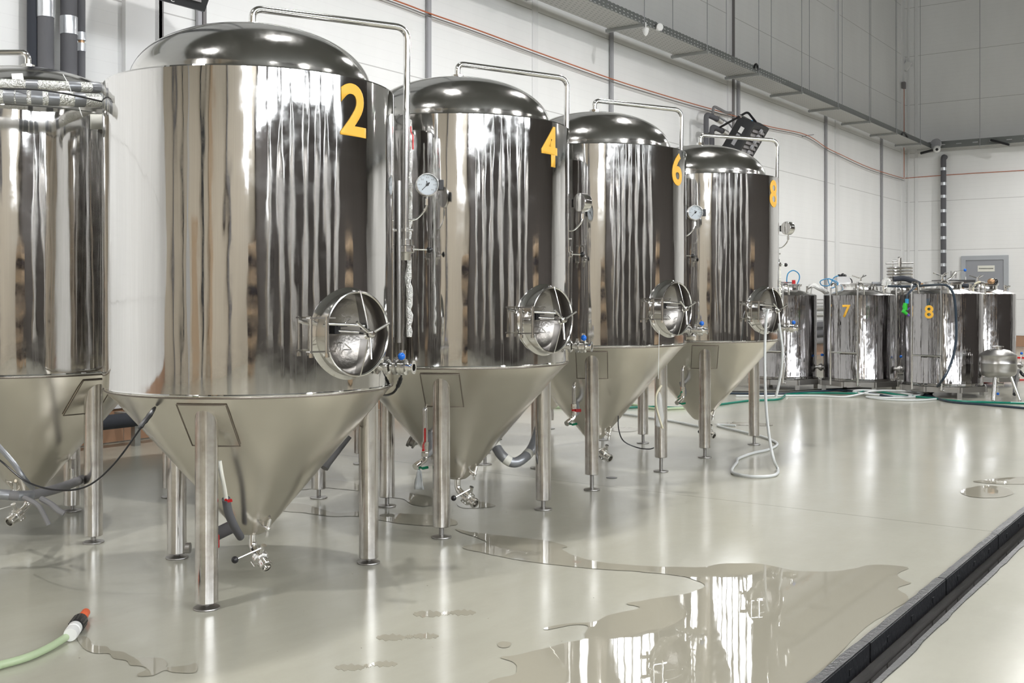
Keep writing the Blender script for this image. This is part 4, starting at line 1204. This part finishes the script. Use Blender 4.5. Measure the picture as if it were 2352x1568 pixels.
sg = B().box(sc_, (W_, .004, H_)).build('door_sign', M['paper'], do, smooth=False)
text_fit('Компрессорная', lambda u, v: Vector((sc_.x + u, sc_.y - .004, sc_.z + v)), W_ * .84, .042, 'lettering', M['ink'], sg, offset=.02)


# ------------------------------------------------------------------ short bright tanks at the far end
LAT = Vector((cy_, sy_, 0)); FWD = Vector((-sy_, cy_, 0))


def bright_tank(px, d, Rk, zt, label, digit=None, ladder=-20, lid_rot=0, blue=False):
    c = FWD * d + LAT * ((px - 1176) / FPX * d)
    e = empty('bright_tank', (c.x, c.y, 0), label, 'tank', 'short steel tanks with ladders at the far end')
    look = -(FWD * d + LAT * ((px - 1176) / FPX * d)).normalized(); side = Vector((-look.y, look.x, 0))
    if side.dot(LAT) < 0: side = -side
    zb = .125
    B().lathe([(Rk - .01, zb), (Rk, zb + .004), (Rk, zb + .03), (Rk + .0015, zb + .034), (Rk, zb + .038), (Rk, zt - .004), (Rk - .006, zt)], seg=72).build('body', M['keg'], e, angle=40)
    B().lathe([(Rk - .004, zt - .002), (Rk - .012, zt + .006), (.21, zt + .055), (.205, zt + .06)], seg=64, cap=False).build('shoulder', M['steel'], e, angle=40)
    B().lathe([(.205, zt + .05), (.2, zt + .06), (.2, zt + .105), (.215, zt + .108), (.215, zt + .12), (.2, zt + .123)], seg=48, cap=False).build('neck', M['chrome'], e, angle=30)
    ld = B().lathe([(.222, zt + .122), (.222, zt + .134), (.12, zt + .146), (0, zt + .15)], seg=48).build('lid', M['steel'], e, angle=30)
    hx = lambda a: look * math.cos(R(a)) + side * math.sin(R(a))
    p = hx(lid_rot) * .19
    hb = B().cyl(p + Vector((0, 0, zt + .10)), p + Vector((0, 0, zt + .215)), .012).build('clamp_screw', M['chrome'], ld)
    for a in (20, 140, 260): B().cyl(p + Vector((0, 0, zt + .20)), p + Vector((0, 0, zt + .235)) + hx(a) * .10, .007, seg=8).build('handle_arm', M['chrome'], hb)
    B().box(p * .0 + Vector((0, 0, zt + .158)), (.42, .03, .012), Matrix.Rotation(math.atan2(p.y, p.x), 3, 'Z')).build('lid_bar', M['steel'], ld, smooth=False)
    for a, rr in ((70, .30), (110, .32)):
        q = hx(a) * rr; t = B().cyl((q.x, q.y, zt + .02), (q.x, q.y, zt + .11), .013, seg=10).cyl((q.x, q.y, zt + .07), (q.x + .05, q.y + .02, zt + .10), .009, seg=8)
        t.build('top_port', M['chrome'], e)
    # base frame and feet
    fr = B(); s_ = Rk + .03
    rt = Matrix((side, look, Vector((0, 0, 1)))).transposed()
    for k in range(8):
        a0, a1 = R(k * 45 + 22.5), R(k * 45 + 67.5); u0 = (side * math.cos(a0) + look * math.sin(a0)) * s_ * 1.06; u1 = (side * math.cos(a1) + look * math.sin(a1)) * s_ * 1.06
        m_ = (u0 + u1) / 2; dr = (u1 - u0); fr.box(m_ + Vector((0, 0, .095)), (dr.length + .03, .012, .06), Matrix.Rotation(math.atan2(dr.y, dr.x), 3, 'Z'))
    fr.box((0, 0, .09), (Rk * 1.6, .05, .04), rt).box((0, 0, .09), (.05, Rk * 1.6, .04), rt)
    fr.build('base_frame', M['dull'], e, smooth=False)
    for k in (0, 1, 2, 3):
        a0 = R(k * 90 + 67.5); u0 = (side * math.cos(a0) + look * math.sin(a0)) * s_ * .98
        B().box(u0 + Vector((0, 0, .035)), (.05, .05, .07), rt).build('foot', M['dull'], e, smooth=False)
    # ladder
    l = hx(ladder); ls = Vector((-l.y, l.x, 0))
    if ls.dot(LAT) < 0: ls = -ls
    for k in (-1, 1):
        o = l * (Rk + .075) + ls * .165 * k; tp = zt + .13
        pts = fillet([o + Vector((0, 0, .09)), o + Vector((0, 0, tp)), o - l * .085 + ls * .035 + Vector((0, 0, tp + .0)), o - l * .10 + ls * .04 + Vector((0, 0, zt + .0))], .05)
        pts = [o - l * .06 + Vector((0, 0, .09))] + pts
        B().tube(pts, .0125, 10).build('ladder_rail', M['chrome'], e)
    B().cyl(l * (Rk + .075) - ls * .165 + Vector((0, 0, .475)), l * (Rk + .075) + ls * .165 + Vector((0, 0, .475)), .0105, seg=10).build('rung', M['chrome'], e)
    if digit:
        a = math.atan2(l.y, l.x)
        def place(u, v): q = a + u / Rk; return Vector(((Rk + .003) * math.cos(q), (Rk + .003) * math.sin(q), .965 + v))
        o = text_fit(digit, place, .10, .15, 'number_sticker', M['yellow'], e, offset=.02, cuts=10); o['label'] = 'yellow number %s sticker' % digit
    if blue:
        q = hx(20) * .1 + Vector((0, 0, zt + .15)); v = B().tube([q, q + side * .05 + Vector((0, 0, .03)), q + side * .10 + Vector((0, 0, .10))], .016, 10).build('lid_valve', M['chrome'], ld)
        B().cyl(q + side * .1 + Vector((0, 0, .10)), q + side * .19 + Vector((0, 0, .115)), .004, seg=8).build('handle', M['chrome'], v)
        B().ball(q + side * .2 + Vector((0, 0, .117)), .017).build('knob', M['blue'], v)
    # outlet near the floor on the right flank
    q = hx(78) * Rk + Vector((0, 0, .27)); v = B().lathe([(.02, -.02), (.02, .03), (.035, .032), (.035, .045), (.045, .047), (.045, .07), (.03, .072), (.025, .09), (0, .09)], q, hx(78), 24).build('outlet_valve', M['dull'], e, angle=30)
    B().cyl(q + hx(78) * .055, q + hx(78) * .07 + Vector((0, 0, .14)), .006, seg=8).build('handle', M['steel'], v)
    B().ball(q + hx(78) * .07 + Vector((0, 0, .15)), .017).build('knob', M['blue'], v)
    return e, c


KT = {}
KT['A'] = bright_tank(1800, 13.75, .40, 1.158, 'short steel tank partly hidden behind the right side of number 8', lid_rot=-40)
KT['7'] = bright_tank(1973, 13.4, .42, 1.158, 'short ladder tank with small yellow number 7', '7', lid_rot=5)
KT['8'] = bright_tank(2166, 12.7, .43, 1.172, 'short ladder tank with small yellow number 8 near the right edge', '8', lid_rot=-2, blue=True)
KT['M'] = bright_tank(2062, 14.6, .42, 1.16, 'plain short tank half hidden between the tanks marked 7 and 8')
KT['R'] = bright_tank(2252, 14.2, .42, 1.175, 'plain short tank at the right, behind the small three-legged vessel', lid_rot=-10)
e7, c7 = KT['7']
bx = B().box(dp(1934, 646, 13.85) , (.16, .14, .12), Matrix.Rotation(YAW, 3, 'Z')).cyl(dp(1934, 652, 13.85) , Vector((dp(1934, 652, 13.85).x, dp(1934, 652, 13.85).y, 1.14)), .02)
bo = in_parent(bx.build('control_box', M['steel'], None, smooth=False), e7)
in_parent(B().cyl(dp(1928, 640, 13.85), dp(1928, 630, 13.85), .02).ball(dp(1936, 631, 13.85), .022).ball(dp(1941, 633, 13.85), .02).tube([dp(1926, 633, 13.85), dp(1950, 638, 13.85)], .009, 8).build('box_valve', M['black'], None), bo)
line('air_tube', [dp(1926, 633, 13.8), dp(1915, 638, 13.8), dp(1905, 655, 13.8), dp(1888, 655, 13.75), dp(1885, 645, 13.7), dp(1905, 640, 13.7), dp(1925, 650, 13.7), dp(1910, 661, 13.7), dp(1902, 640, 13.7), dp(1918, 648, 13.7), dp(1926, 654, 13.8)], .006, 'cyan', 'tangle of thin blue tube left of the box on the tank marked 7', 'tube')
line('air_tube', [dp(1829, 656, 13.8), dp(1836, 640, 13.8), dp(1834, 628, 13.8), dp(1822, 621, 13.8), dp(1810, 628, 13.8), dp(1807, 645, 13.8), dp(1810, 652, 13.8)], .007, 'cyan', 'blue tube loop standing above the tank behind number 8', 'tube')
line('cable', [dp(1950, 637, 13.8), dp(1956, 643, 13.8), dp(1957, 652, 13.8)], .007, 'black', 'short black cable curving down from the box on tank 7', 'cable')
line('wrapped_elbow', [dp(1857, 676, 13.7), dp(1860, 660, 13.7), dp(1868, 655, 13.7), dp(1880, 661, 13.7), dp(1892, 667, 13.75), dp(1901, 676, 13.8)], .032, 'foil', 'foil-wrapped elbow bridging the two short tanks right of number 8', 'pipe')
tag(B().cyl(dp(1823, 652, 13.75), dp(1823, 643, 13.75), .022).build('red_plug', M['red']), 'small red cap on the lid of the tank behind number 8', 'cap')
line('wrapped_pipe', [dp(2003, 652, 13.3), dp(2022, 652, 13.3), dp(2036, 648, 13.3)], .028, 'tape', 'tape-wrapped pipe on top of the tank marked 7', 'pipe')
line('wrapped_elbow', [dp(2030, 655, 13.2), dp(2032, 645, 13.2), dp(2038, 643, 13.2), dp(2042, 656, 13.2), dp(2040, 672, 13.2)], .030, 'foil', 'crumpled foil elbow on the right shoulder of tank 7', 'pipe')
line('hose', [dp(2040, 657, 13.1), dp(2090, 658, 12.8), dp(2130, 655, 12.5), dp(2168, 654, 12.1), dp(2183, 662, 12.0), dp(2192, 685, 12.0), dp(2196, 730, 12.0), dp(2195, 790, 12.0), dp(2182, 840, 12.0), dp(2163, 875, 12.0), gp(2140, 902, .013), gp(2125, 906, .013)], .014, 'hose_n', 'long dark hose laid over the tanks and looping down the front of tank 8', 'hose')
line('foam_pipe', [dp(2052, 641, 13.9), dp(2075, 639, 13.9), dp(2095, 645, 13.9), dp(2112, 653, 13.9)], .035, 'foam_dk', 'dark foam pipe lying over the tanks below the coil stack', 'pipe')
in_parent(B().tube(smooth_path([dp(2205, 653, 13.2), dp(2220, 656, 13.2), dp(2240, 655, 13.3)], 6), .028, 12).build('foam_sleeve', M['foam_dk']), KT['R'][0])
in_parent(B().tube(smooth_path([dp(2236, 672, 13.1), dp(2235, 660, 13.1), dp(2242, 650, 13.1), dp(2252, 647, 13.1)], 6), .012, 10).build('lid_tube', M['rubber_y']), KT['R'][0])
tag(B().ball(dp(2277, 646, 13.9), .045, sc=(1.1, 1, .85)).build('float_ball', M['brass']), 'orange-brown ball float on the rightmost tank', 'ball')
tag(B().ball(dp(2285, 646, 13.9), .04).build('float_ball', M['black']), 'black ball on the rightmost tank', 'ball')
# spray gun hanging at tank 8
g = B().tube([dp(2080, 696, 12.2), dp(2078, 704, 12.2), dp(2080, 712, 12.2)], [.022, .026, .024], 10).tube([dp(2079, 708, 12.2), dp(2075, 715, 12.2), dp(2083, 721, 12.2)], [.02, .024, .018], 10)
go = tag(g.build('spray_gun', M['spray_g']), 'bright green hose spray gun hanging left of the ladder on tank 8', 'spray gun')
in_parent(B().cyl(dp(2083, 697, 12.2), dp(2083, 686, 12.2), .020).build('connector', M['cyan'], None), go)
in_parent(B().tube([dp(2084, 712, 12.2), dp(2089, 706, 12.2)], .008, 8).cyl(dp(2083, 720, 12.2), dp(2088, 725, 12.2), .014).build('trigger', M['spray_p'], None), go)
in_parent(B().tube(smooth_path([dp(2083, 686, 12.2), dp(2085, 676, 12.2), dp(2093, 667, 12.2), dp(2102, 660, 12.4)], 6), .012, 8).build('hose_tail', M['hose_n'], None), go)
# three-legged vessel
c = FWD * 12.05 + LAT * ((2292 - 1176) / FPX * 12.05)
e = empty('small_vessel', (c.x, c.y, 0), 'small grey steel vessel on three splayed legs at the right edge', 'vessel')
B().lathe([(0, .245), (.10, .25), (.165, .27), (.19, .30), (.194, .33), (.194, .405), (.1955, .408), (.194, .411), (.194, .49), (.198, .497), (.19, .503), (.12, .548), (.06, .562), (0, .565)], seg=56).build('body', mat('brushed_steel', (.42, .41, .40), .3, 1, fn=f_rough_n(30, .2, .003)), e, angle=50)
B().lathe([(.035, .555), (.035, .58), (.06, .582), (.06, .594), (.03, .596), (0, .596)], seg=24).build('port', M['steel'], e, angle=30)
for a in (-125, -35, 80):
    a = R(a) + YAW; d = Vector((math.cos(a), math.sin(a), 0)); B().cyl(d * .13 + Vector((0, 0, .27)), d * .22 + Vector((0, 0, .012)), .0165, seg=14).cyl(d * .22 + Vector((0, 0, .012)), d * .221, .018, seg=14).build('leg', M['chrome'], e)
v = B().cyl((0, 0, .25), (0, 0, .19), .012).lathe([(.0, -.03), (.024, -.03), (.03, -.01), (.03, .01), (.018, .02), (.018, .05), (.026, .052), (.026, .06), (0, .06)], (.0, 0, .175), LAT - FWD * .5, 20).build('drain_valve', M['chrome'], e, angle=30)
B().cyl((0, 0, .18), (0, 0, .08), .004, seg=8).build('handle', M['chrome'], v); B().ball((0, 0, .07), .015).build('knob', M['blue'], v)
line('hose', [gp(2330, 905, .05), dp(2338, 852, 13.5), dp(2352, 862, 13.5), dp(2380, 868, 13.5)], .02, 'black', 'dark hose bundle at the right edge beside the small vessel', 'hose')
# coil stack behind the tanks
c = FWD * 15.9 + LAT * ((2066 - 1176) / FPX * 15.9)
e = empty('coil_stack', (c.x, c.y, 0), 'stack of bent steel coils on a post behind the short tanks', 'coil')
for k in range(6):
    z = 1.33 + k * .045; pts = []
    for i in range(24):
        q = 2 * PI * i / 24; pts.append(LAT * (.17 * math.copysign(abs(math.cos(q)) ** .6, math.cos(q))) + FWD * .12 * math.sin(q) + Vector((0, 0, z)))
    B().tube(pts, .015, 8, closed=True).build('coil', M['steel'], e)
B().cyl((0, 0, 0), (0, 0, 1.70), .03).cyl(LAT * -.10, LAT * -.10 + Vector((0, 0, 1.66)), .01).cyl(LAT * -.10 + Vector((0, 0, 1.66)), Vector((0, 0, 1.67)), .01).build('post', M['chrome'], e)
B().cyl(LAT * -.2 + Vector((0, 0, 1.62)), LAT * .2 + Vector((0, 0, 1.63)), .012).ball((0, 0, 1.69), .03).build('top_arm', M['dull'], e)
# work table with a pallet
c = FWD * 16.6 + LAT * ((2165 - 1176) / FPX * 16.6)
e = empty('work_table', (c.x, c.y, 0), 'plain table carrying the wooden pallet behind the short tanks', 'table')
rt = Matrix.Rotation(YAW, 3, 'Z')
B().box((0, 0, 1.225), (1.0, .7, .03), rt).build('tabletop', M['dull'], e, smooth=False)
for a in (-1, 1):
    for b_ in (-1, 1): B().box(LAT * .45 * a + FWD * .3 * b_ + Vector((0, 0, .605)), (.04, .04, 1.21), rt).build('leg', M['dull'], e, smooth=False)
e = empty('pallet', (c.x, c.y, 1.24), 'wooden pallet with black slab on it behind the tanks marked 7 and 8', 'pallet')
for b_ in (-.28, 0, .28):
    B().box(FWD * b_ + Vector((0, 0, .095)), (1.0, .12, .02), rt).build('board', M['wood'], e, smooth=False)
    for a in (-.44, 0, .44): B().box(FWD * b_ + LAT * a + Vector((0, 0, .042)), (.12, .12, .084), rt).build('block', M['wood'], e, smooth=False)
tag(B().box(c + LAT * .16 + Vector((0, 0, 1.24 + .13)), (.46, .5, .045), rt).build('black_slab', M['black_m'], smooth=False), 'flat black slab lying on the wooden pallet', 'slab')
tag(B().cyl(c + LAT * .13 + Vector((0, 0, 1.393)), c + LAT * .13 + Vector((0, 0, 1.53)), .014).cyl(c + LAT * .20 + Vector((0, 0, 1.393)), c + LAT * .20 + Vector((0, 0, 1.53)), .014).box(c + LAT * .165 + Vector((0, 0, 1.405)), (.12, .05, .025), rt).build('bolt_pair', M['dull']), 'two upright dark rods standing on the black slab', 'rods')
# pipes along the left wall behind the short tanks
for z, r_, m_, lab in ((.60, .060, 'foam', 'top one of four thick grey pipes between number 8 and tank 7'), (.45, .062, 'foam', 'second of four thick grey pipes between number 8 and tank 7'), (.30, .060, 'foam_lt', 'third of four thick grey pipes between number 8 and tank 7'),
                       (.80, .028, 'foil', 'lower foil pipe between number 8 and tank 7'), (.93, .028, 'foil', 'upper foil pipe between number 8 and tank 7'), (1.02, .012, 'steel', 'lower thin steel pipe between number 8 and tank 7'), (1.09, .012, 'steel', 'upper thin steel pipe between number 8 and tank 7')):
    tag(B().cyl((XW + .15, 16.5, z), (XW + .15, 22.5, z), r_).box((XW + .07, 19.0, z), (.16, .03, .03)).build('wall_pipe', M[m_]), lab, 'pipe')

# ------------------------------------------------------------------ hoses on the floor
def fl(px, py, z): return gp(px, py, z)


zz = .011
line('white_hose', [dp(1754, 716, 7.62), dp(1764, 712, 7.60), dp(1760, 730, 7.58), dp(1757, 790, 7.55), dp(1757, 870, 7.45), dp(1761, 950, 7.3), dp(1768, 1010, 7.2), dp(1777, 1055, 7.1), fl(1786, 1076, zz), fl(1785, 1087, zz), fl(1768, 1093, zz), fl(1725, 1094, zz), fl(1690, 1088, zz), fl(1681, 1082, zz),
                    fl(1684, 1072, zz), fl(1692, 1062, zz), fl(1697, 1052, zz), fl(1730, 1040, zz), fl(1765, 1032, zz), fl(1784, 1022, zz), fl(1780, 1014, zz), fl(1750, 1002, zz), fl(1700, 990, zz), fl(1655, 979, zz), fl(1651, 975, zz), fl(1690, 977, zz)],
     .0095, 'hose_w', 'long white hose hanging from the manway of number 8 and looping on the floor', 'hose')
line('white_hose', [dp(1789, 742, 7.75), dp(1794, 775, 7.74), dp(1797, 810, 7.72), dp(1793, 860, 7.72), dp(1782, 912, 7.72)], .0095, 'hose_w', 'white hose hanging from the right side of manway 8, its end in the air', 'hose')
line('white_hose', [dp(1739, 705, 7.72), dp(1729, 738, 7.73), dp(1717, 782, 7.76)], .008, 'hose_w', 'short white hose slanting left below the manway of number 8', 'hose')
line('white_hose', [fl(1635, 982, zz), fl(1600, 978, zz), fl(1540, 966, zz), fl(1430, 950, zz)], .010, 'hose_w', 'straight white hose on the floor behind the legs of numbers 6 and 8', 'hose')
line('green_hose', [fl(1420, 936, zz), fl(1500, 934, zz), fl(1560, 936, zz), fl(1640, 930, zz), fl(1720, 920, zz), fl(1785, 917, zz), fl(1800, 911, zz), fl(1812, 905, zz), fl(1880, 902, zz), fl(1960, 903, .03), fl(1992, 897, .04), fl(2030, 901, .03), fl(2075, 908, zz), fl(2140, 914, zz), fl(2200, 921, zz), fl(2352, 926, zz), fl(2480, 930, zz)],
     .012, 'hose_g', 'dark green hose lying across the whole floor toward the right', 'hose')
line('green_hose', [fl(1240, 936, zz), fl(1330, 934, zz), fl(1440, 928, zz), fl(1500, 938, zz), fl(1570, 937, zz), fl(1640, 933, zz)], .014, 'hose_lg', 'pale green hose on the floor behind the legs of number 6', 'hose')
line('navy_hose', [fl(1670, 903, zz), fl(1780, 904, zz), fl(1860, 900, zz), fl(1930, 896, zz), fl(1990, 902, .03), fl(2060, 912, zz), fl(2120, 907, zz), fl(2180, 922, zz), fl(2260, 929, zz), fl(2352, 937, zz), fl(2450, 945, zz)], .013, 'hose_n', 'navy hose lying on the floor in front of the short tanks', 'hose')
pts = [fl(1690, 909, zz), fl(1760, 909, zz), fl(1830, 908, zz), fl(1885, 909, zz), fl(1940, 911, zz), fl(1975, 905, .03), fl(2015, 897, .05), fl(2080, 898, .05), fl(2120, 904, .03), fl(2080, 910, zz), fl(2000, 905, .03), fl(1960, 899, .04), fl(1990, 896, .05), fl(2060, 901, .03), fl(2105, 910, zz), fl(2040, 913, zz), fl(1990, 911, zz), fl(2030, 917, zz), fl(2100, 919, zz), fl(2150, 916, zz)]
line('white_hose', pts, .011, 'hose_w', 'coiled white hose on the floor in front of the short tanks', 'hose')
line('black_cable', [fl(1640, 898, .006), fl(1780, 899, .006), fl(1900, 893, .006), fl(2010, 889, .006)], .006, 'black', 'black cable on the floor under the short tanks', 'cable')
line('red_hose', [fl(2240, 880, .01), fl(2330, 872, .01), fl(2420, 874, .01)], .012, 'red', 'thin red hose on the floor under the small vessel', 'hose')
line('red_hose', [fl(2326, 821, .01), fl(2352, 822, .01), fl(2420, 824, .01)], .02, 'red', 'thin red hose on the floor far off at the right edge', 'hose')
# near hose with its nozzle
line('garden_hose', [fl(-160, 1556, .014), fl(-60, 1545, .014), fl(0, 1527, .014), fl(60, 1510, .014), fl(110, 1488, .014), fl(145, 1467, .016), fl(166, 1452, .02)], .0125, 'hose_lg', 'translucent pale green hose on the floor at the bottom left corner', 'hose', 8, 14)
a, b_ = fl(161, 1458, .024), fl(198, 1405, .022); d = (b_ - a).normalized(); L = (b_ - a).length
no = empty('hose_nozzle', a, 'orange, black and white nozzle on the end of the pale green hose', 'nozzle')
in_parent(B().lathe([(.014, 0), (.021, .0), (.023, L * .05), (.023, L * .14), (.020, L * .15), (.020, L * .18), (.023, L * .19), (.023, L * .30), (0, L * .30)], a, d, 28).build('white_collar', M['white'], None, angle=30), no)
k = B(); pr = [(.02, L * .28), (.0245, L * .32), (.0245, L * .62), (.019, L * .68), (0, L * .68)]
k.lathe(pr, a, d, 28)
x_, y_, _ = frame_of(d)
for i in range(14):
    q = 2 * PI * i / 14; w = (x_ * math.cos(q) + y_ * math.sin(q)); k.box(a + d * L * .46 + w * .0245, (.003, .003, L * .27), Matrix((x_, y_, d)).transposed())
in_parent(k.build('grip_ring', M['black'], None, angle=30), no)
in_parent(B().lathe([(.016, L * .66), (.0165, L * .70), (.0145, L * .98), (.012, L * 1.0), (.006, L * 1.0), (.005, L * .95), (0, L * .95)], a, d, 24).build('orange_tip', M['orange'], None, angle=30), no)

# ------------------------------------------------------------------ puddles
def puddle(pts, label, h=.0018, rag=.006, group=None, name='puddle', n=5):
    P = [gp(x, y, 0) for x, y in pts]; out = []
    m_ = len(P)
    for i in range(m_):
        p0, p1, p2, p3 = P[i - 1], P[i], P[(i + 1) % m_], P[(i + 2) % m_]
        for k in range(n):
            t = k / n
            q = .5 * ((2 * p1) + (p2 - p0) * t + (2 * p0 - 5 * p1 + 4 * p2 - p3) * t * t + (3 * p1 - p0 - 3 * p2 + p3) * t ** 3)
            w = noise.noise(Vector((q.x * 14, q.y * 14, 3))) * rag; w2 = noise.noise(Vector((q.x * 14, q.y * 14, 9))) * rag
            out.append((q.x + w, q.y + w2, .0004))
    bm = bmesh.new(); vs = [bm.verts.new(p) for p in out]
    f = bm.faces.new(vs)
    if f.normal.z < 0: f.normal_flip()
    bmesh.ops.triangulate(bm, faces=[f])
    bm.normal_update()
    for q in bm.faces:
        if q.normal.z < 0: q.normal_flip()
    me = bpy.data.meshes.new(name); 
    for v in bm.verts: v.co.z = h
    bm.to_mesh(me); bm.free(); me.materials.append(M['water'])
    o = bpy.data.objects.new(name, me); C.objects.link(o)
    return tag(o, label, 'water', group)


puddle([(1045, 1215), (1085, 1222), (1150, 1230), (1255, 1242), (1303, 1255), (1290, 1262), (1330, 1280), (1385, 1292), (1480, 1300), (1600, 1303), (1650, 1296), (1700, 1294), (1760, 1297), (1820, 1310), (1900, 1313), (1960, 1306), (2010, 1297), (2085, 1303), (2062, 1318), (2078, 1334), (2092, 1340), (2062, 1352), (2085, 1378), (1990, 1440), (1900, 1530), (1800, 1630), (1650, 1660), (1400, 1660), (1150, 1640), (1120, 1570),
        (1180, 1550), (1187, 1535), (1175, 1520), (1150, 1510), (1180, 1505), (1250, 1490), (1300, 1477), (1340, 1468), (1345, 1455), (1350, 1438), (1320, 1435), (1258, 1447), (1250, 1442), (1310, 1432), (1370, 1427), (1400, 1412), (1470, 1397), (1440, 1386), (1530, 1371), (1575, 1364), (1618, 1347), (1590, 1330), (1540, 1320), (1450, 1312), (1350, 1305), (1200, 1288), (1120, 1272), (1062, 1258), (1090, 1250), (1118, 1245), (1085, 1232)],
       'large mirror-like puddle spreading over the floor in the foreground', rag=.008)
puddle([(178, 1466), (200, 1463), (215, 1482), (245, 1485), (255, 1495), (285, 1498), (310, 1510), (370, 1512), (385, 1525), (382, 1532), (400, 1532), (430, 1528), (452, 1524), (447, 1545), (400, 1545), (380, 1540), (350, 1552), (320, 1554), (318, 1548), (335, 1538), (325, 1530), (300, 1528), (290, 1518), (262, 1512), (248, 1502), (215, 1500), (190, 1488)],
       'narrow crooked puddle trailing from the hose nozzle at the bottom left', rag=.004)
puddle([(645, 1172), (665, 1157), (700, 1158), (738, 1169), (775, 1178), (850, 1174), (930, 1180), (1000, 1184), (1040, 1192), (1050, 1205), (1000, 1208), (930, 1204), (880, 1196), (820, 1186), (760, 1186), (700, 1178)], 'shallow puddle behind the right leg of number 2')
puddle([(640, 1122), (700, 1106), (770, 1103), (822, 1113), (832, 1127), (790, 1124), (740, 1120), (690, 1125)], 'small puddle around the rear foot seen under number 2')
puddle([(878, 1131), (930, 1132), (985, 1140), (1003, 1155), (975, 1163), (945, 1158), (925, 1146), (880, 1140)], 'small puddle beside the left leg of number 4')
puddle([(1052, 1152), (1095, 1152), (1125, 1156), (1137, 1162), (1110, 1166), (1060, 1166)], 'small puddle under the drain valve of number 4')
puddle([(2206, 1128), (2250, 1116), (2300, 1118), (2328, 1133), (2290, 1143), (2230, 1141)], 'round puddle left of the floor drain, nearer of two')
puddle([(2235, 1106), (2290, 1099), (2352, 1095), (2400, 1097), (2380, 1110), (2300, 1112)], 'flat puddle touching the right edge, farther of two')
puddle([(1402, 985), (1430, 980), (1465, 984), (1455, 991), (1415, 991)], 'small puddle behind the drain of number 6')
puddle([(1640, 973), (1700, 969), (1765, 973), (1770, 978), (1710, 977)], 'thin puddle behind the right leg of number 8')
random.seed(3)
k = 0
for (cx0, cy0, lab) in ((1030, 1408, 'wet shoe print nearest to the front legs'), (945, 1462, 'wet shoe print in the middle foreground'), (850, 1528, 'wet shoe print lowest in the foreground'), (1160, 1480, 'round damp spot beside the big puddle')):
    if k < 3:
        b = B()
        for (u0, u1, hh) in ((-80, -14, 7), (-14, 4, 4), (4, 62, 6)):
            for side_ in (0,):
                pts = []
                for q in range(26):
                    a = 2 * PI * q / 26; px = cx0 + (u0 + u1) / 2 + (u1 - u0) * .52 * math.cos(a); py = cy0 + (hh + 2.5 * math.sin(q * 2.6)) * math.sin(a) - (u0 + u1) * (.05 if k == 2 else .02)
                    c = gp(px, py, 0); pts.append((c.x, c.y, .0002))
                b.poly(pts, .0008)
        tag(b.build('wet_shoe_print', M['water'], smooth=False), lab, 'shoe print', 'wet shoe prints on the floor')
    else: puddle([(cx0 - 18, cy0), (cx0 - 6, cy0 - 6), (cx0 + 14, cy0 - 3), (cx0 + 8, cy0 + 7), (cx0 - 10, cy0 + 8)], lab)
    k += 1
c = gp(1405, 1097, 0)
tag(B().lathe([(.0, 0), (.034, 0), (.034, .002), (0, .003)], c, seg=24).build('floor_plug', M['black']), 'small black round plug in the floor right of a leg of number 6', 'plug')

# ------------------------------------------------------------------ across the aisle (seen mirrored in the tanks)
def tall_tank(x, y):
    o = B().lathe([(.5, .5), (.5, 3.1), (.42, 3.35), (.10, 3.9), (0, 3.95)], seg=40)
    e = empty('storage_tank', (x, y, 0), 'tall pointed steel tank across the aisle, seen only mirrored', 'tank', 'tall tanks across the aisle')
    o.build('body', M['steel'], e)
    for a in (45, 135, 225, 315): B().cyl((.4 * math.cos(R(a)), .4 * math.sin(R(a)), 0), (.4 * math.cos(R(a)), .4 * math.sin(R(a)), .6), .05).build('leg', M['dull'], e)


for i in range(7): tall_tank(8.6, -3.5 + i * 2.0)
for i, (x, y) in enumerate(((5.2, 9.5), (6.2, -5.5))):
    for j in range(9):
        tag(B().box((x, y, .11 + j * .21), (1.15, .9, .185)).build('sack_layer', M['sack'] if j % 2 == 0 else M['cloth_d'], smooth=False, bevel=.04),
            ('beige' if j % 2 == 0 else 'dark') + (' sack layer in the banded stack across the aisle' if i == 0 else ' sack layer in the banded stack behind the camera'), 'sacks', ('beige' if j % 2 == 0 else 'dark') + (' layers of the aisle stack' if i == 0 else ' layers of the stack behind the camera'))
for z_, ys in ((5.3, (-4, 0, 4, 8, 12, 16, 20, 24)),):
    for y in ys:
        for x in ((-3.4 if y < 13 else -2.6), 4.0):
            e = empty('hanging_lamp', (x, y, z_), ('bell-shaped lamp hanging high above the fermenters' if x < 0 else 'bell-shaped lamp hanging high above the far side of the aisle'), 'lamp', ('lamps above the fermenters' if x < 0 else 'lamps above the far side of the aisle'))
            B().lathe([(.05, .28), (.10, .26), (.25, .03), (.26, 0), (.24, 0), (.09, .22), (0, .24)], seg=32, cap=False).build('lamp_shade', M['galv'], e)
            B().cyl((0, 0, .26), (0, 0, ZC - z_), .01).build('rod', M['galv'], e)
            B().lathe([(0, .15), (.11, .15), (.11, .16), (0, .16)], seg=32).build('diffuser', M['lamp_face'], e)
            l = bpy.data.lights.new('lamp_light', 'POINT'); l.energy = LAMP_W; l.color = (1, .99, .975); l.shadow_soft_size = .06
            lo = bpy.data.objects.new('lamp_light', l); C.objects.link(lo); lo.location = (x, y, z_ + .07)
